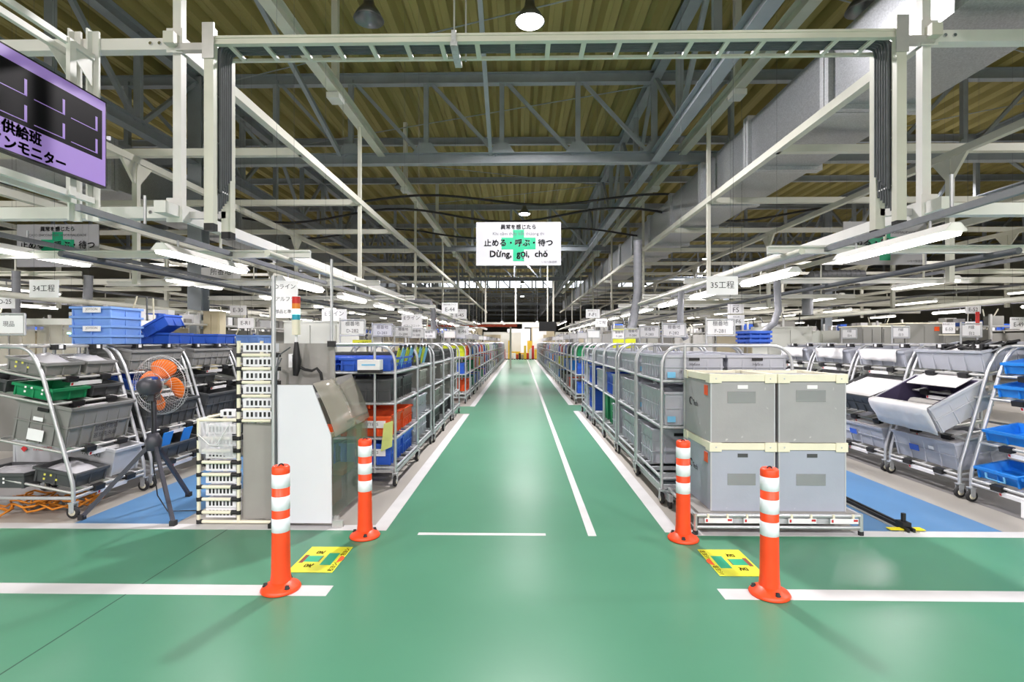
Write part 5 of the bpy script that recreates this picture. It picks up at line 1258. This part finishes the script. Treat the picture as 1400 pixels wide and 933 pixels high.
# grey cabinets behind the right slanted carts
for i, (px0, px1, top, Y) in enumerate(((1178, 1205, 447, 8.7), (1206, 1236, 447, 8.7), (1238, 1288, 443, 8.7), (1290, 1334, 459, 8.6))):
    a = onY(px0, top, Y); b = onY(px1, top, Y)
    c = cabinet((a.x+b.x)/2, Y + 0.3, b.x-a.x, 0.6, a.z, 'cabinet_grey', ['narrow grey cabinet with ivory top behind the draped crate', 'second narrow grey cabinet behind the draped crate', 'wide grey cabinet with orange sticker', 'low olive grey cabinet below the E-53 sign'][i])
    if i == 2: part('warning_sticker', MB().box(b.x-c.location.x-0.14, b.x-c.location.x-0.06, -0.32, -0.316, a.z-0.12, a.z-0.05), 'crate_orange', c)
a = onY(1080, 443, 9.3)
cabinet(a.x, 9.6, 0.8, 0.6, 1.66, 'cabinet_pale', 'cream machine housing behind the blue crate stack', name='machine_housing', cat='machine')
a = onY(1130, 455, 9.9)
cabinet(a.x + 0.4, 10.2, 1.0, 0.6, 1.6, 'cabinet_pale', 'pale machine housing with dark window', name='machine_housing', cat='machine')
for i in range(3):
    p = onY(1030, 468 - 5.6*i, 4.75)
    crate(0.2, 0.3, 0.038, 'crate_blue', (p.x, 4.75, 1.386 + 0.0385*i), 0, ['bottom', 'middle', 'top'][i] + ' blue tray of the small stack on the hoop cart', nx=2, ny=2, band=0, name='plastic_tray', cat='tray')
cabinet(-2.75, 7.1, 0.7, 0.9, 1.66, 'cabinet_pale', 'wide cream machine housing with yellow button', name='machine_housing', cat='machine')
a = onY(276, 440, 9.0); cabinet(a.x, 9.38, 0.3, 0.2, 1.95, 'cabinet_beige', 'tall beige control cabinet beyond the fan')
a = onY(185, 430, 9.5); cabinet(a.x, 9.8, 0.55, 0.4, 2.2, 'cabinet_pale', 'flat beige control box above the blue trays')
a = onY(60, 455, 6.4)
mm = thing('curtain_machine', 'machine with hanging clear curtains behind the slanted cart', 'machine', (a.x, 6.4, 0))
part('hood', MB().box(-0.8, 0.8, 0, 0.9, 1.62, 1.7), 'steel_white', mm); part('bed', MB().box(-0.8, 0.8, 0.05, 0.9, 0, 0.9), 'cabinet_grey', mm)
for k in range(9): part('curtain_strip', MB().box(-0.78 + k*0.175, -0.62 + k*0.175, -0.01 - 0.012*(k % 2), -0.006 - 0.012*(k % 2), 0.95, 1.62), 'acrylic', mm)
for k in range(4): part('post', MB().box((-0.8, 0.76)[k % 2], (-0.76, 0.8)[k % 2], (0.02, 0.84)[k//2], (0.06, 0.88)[k//2], 0.9, 1.62), 'alu', mm)
part('pilot_lamp', MB().lathe([(0, 0), (0.02, 0.0), (0.02, 0.02), (0, 0.025)], 10, Matrix.Translation((0.35, -0.03, 1.5))), 'tower_green', mm)
# yellow sheets and red beam
def board(px0, py0, px1, py1, Y, m, label, name='notice_board', cat='board', words=None):
    x, y, z, w_, h = sign_rect(px0, py0, px1, py1, Y)
    t = thing(name, label, cat, (x, y, z))
    part('panel', MB().box(-w_/2, w_/2, 0, 0.01, 0, h), m, t)
    part('stand', MB().tube((-w_*0.4, 0.02, -z), (-w_*0.4, 0.02, h*0.5), 0.012, 6).tube((w_*0.4, 0.02, -z), (w_*0.4, 0.02, h*0.5), 0.012, 6), 'pipe', t)
    if words: obj('lettering', text_mesh(words, round(h*0.5, 3), 'ink', 0.0), t, (0, -0.002, h*0.5), FACE_CAM)
board(838, 450, 869, 476, 9.6, 'crate_yellow', 'yellow green board above the right hoop carts')
board(482, 465, 510, 474, 6.4, 'sticker_yellow', 'yellow notice above the acrylic hood', words='← 出口')
board(140, 430, 145, 431, 12, 'paper', 'tiny white notice far left') if False else None
x, y, z, w_, h = sign_rect(736, 440, 767, 453, 22.0)
fm = thing('far_monitor', 'black monitor hanging over the aisle far ahead', 'monitor', (round((x - 0.05)/0.5)*0.5 + 0.15, y, z))
part('screen', MB().box(-w_*0.38, w_*0.38, 0, 0.06, 0, h), 'black', fm); part('arm', MB().box(-1.1, -0.1, 0.06, 0.12, h*0.4, h*0.9).box(-1.1, -1.0, 0.05, 0.15, -0.3, h*0.9), 'steel_white', fm); part('hanger', MB().tube((0, 0.09, h), (0, 0.09, 7.2 - z), 0.03, 6), 'steel_cream', fm)
rbm = thing('red_beam', 'red orange beam crossing far ahead above the left carts', 'beam', (-2.6, 27.0, 2.2))
part('beam', MB().box(-2.4, 2.4, 0, 0.12, 0, 0.14), 'red_beam', rbm)
for x in (-2.2, 2.0): part('post', MB().box(x, x+0.1, 0, 0.1, -2.2, 0), 'steel_cream', rbm)
# end of the aisle at about 41 m
gt = thing('aisle_gantry', 'cream gantry spanning the far end of the aisle', 'gantry', (0, 34.0, 0))
part('beam', MB().box(-2.6, 2.6, 0, 0.1, 2.6, 2.72), 'steel_cream', gt)
for x in (-2.40, -0.40, 2.10): part('hanger', MB().box(x, x+0.1, 0, 0.1, 2.72, 7.2), 'steel_cream', gt)
for i, (x, y, w_, d, h, m, lab) in enumerate(((-1.1, 42.0, 0.6, 0.5, 1.9, 'cabinet_pale', 'white cabinet at the far left end of the aisle'), (-0.42, 42.5, 0.7, 0.6, 0.6, 'yellow_machine', 'low yellow cart at the end of the aisle'), (0.35, 42.0, 0.9, 0.6, 0.5, 'yellow_machine', 'wide low yellow cart at the end of the aisle'),
        (1.2, 42.4, 0.8, 0.6, 0.9, 'cabinet_pale', 'white low cabinet at the end of the aisle'), (0.75, 44.0, 0.4, 0.8, 1.5, 'yellow_machine', 'yellow machine closing the far end of the aisle'), (1.6, 44.2, 1.2, 0.1, 2.6, 'paper', 'white notice wall at the far end of the aisle'),
        (-0.8, 44.5, 1.6, 0.2, 2.2, 'cabinet_pale', 'pale partition at the far end of the aisle'), (2.6, 43.5, 1.4, 0.6, 2.0, 'cabinet_beige', 'beige cabinet right of the aisle end'), (-2.4, 43.2, 1.4, 0.6, 2.0, 'cabinet_beige', 'beige cabinet left of the aisle end'))):
    cabinet(x, y, w_, d, h, m, lab, knob=False)

# cluttered end of the aisle and pale partitions behind it
re_ = random.Random(4)
for i in range(14):
    x = -1.35 + 0.21*i; h = re_.choice([0.5, 0.8, 1.1, 1.5, 0.4]); m = re_.choice(['cabinet_pale', 'paper', 'yellow_machine', 'black', 'crate_red', 'cabinet_beige', 'paper', 'steel_white'])
    cabinet(x, 40.9 + 0.33*(i % 2), 0.18, 0.3, h, m, WORDS[i] + ' narrow cabinet from the left in the row closing the aisle end' if False else WORDS[i] + ' narrow cabinet in the row closing the aisle end', knob=False, group='narrow cabinets at the aisle end')
for i in range(9):
    x = -9.0 + 2.2*i
    cabinet(x, 47.0, 2.1, 0.3, 2.3 + 0.3*(i % 3), ['cabinet_pale', 'paper', 'cabinet_beige'][i % 3], WORDS[i] + ' tall pale partition across the hall behind the aisle end', knob=False, name='partition', cat='partition', group='partitions behind the aisle end')
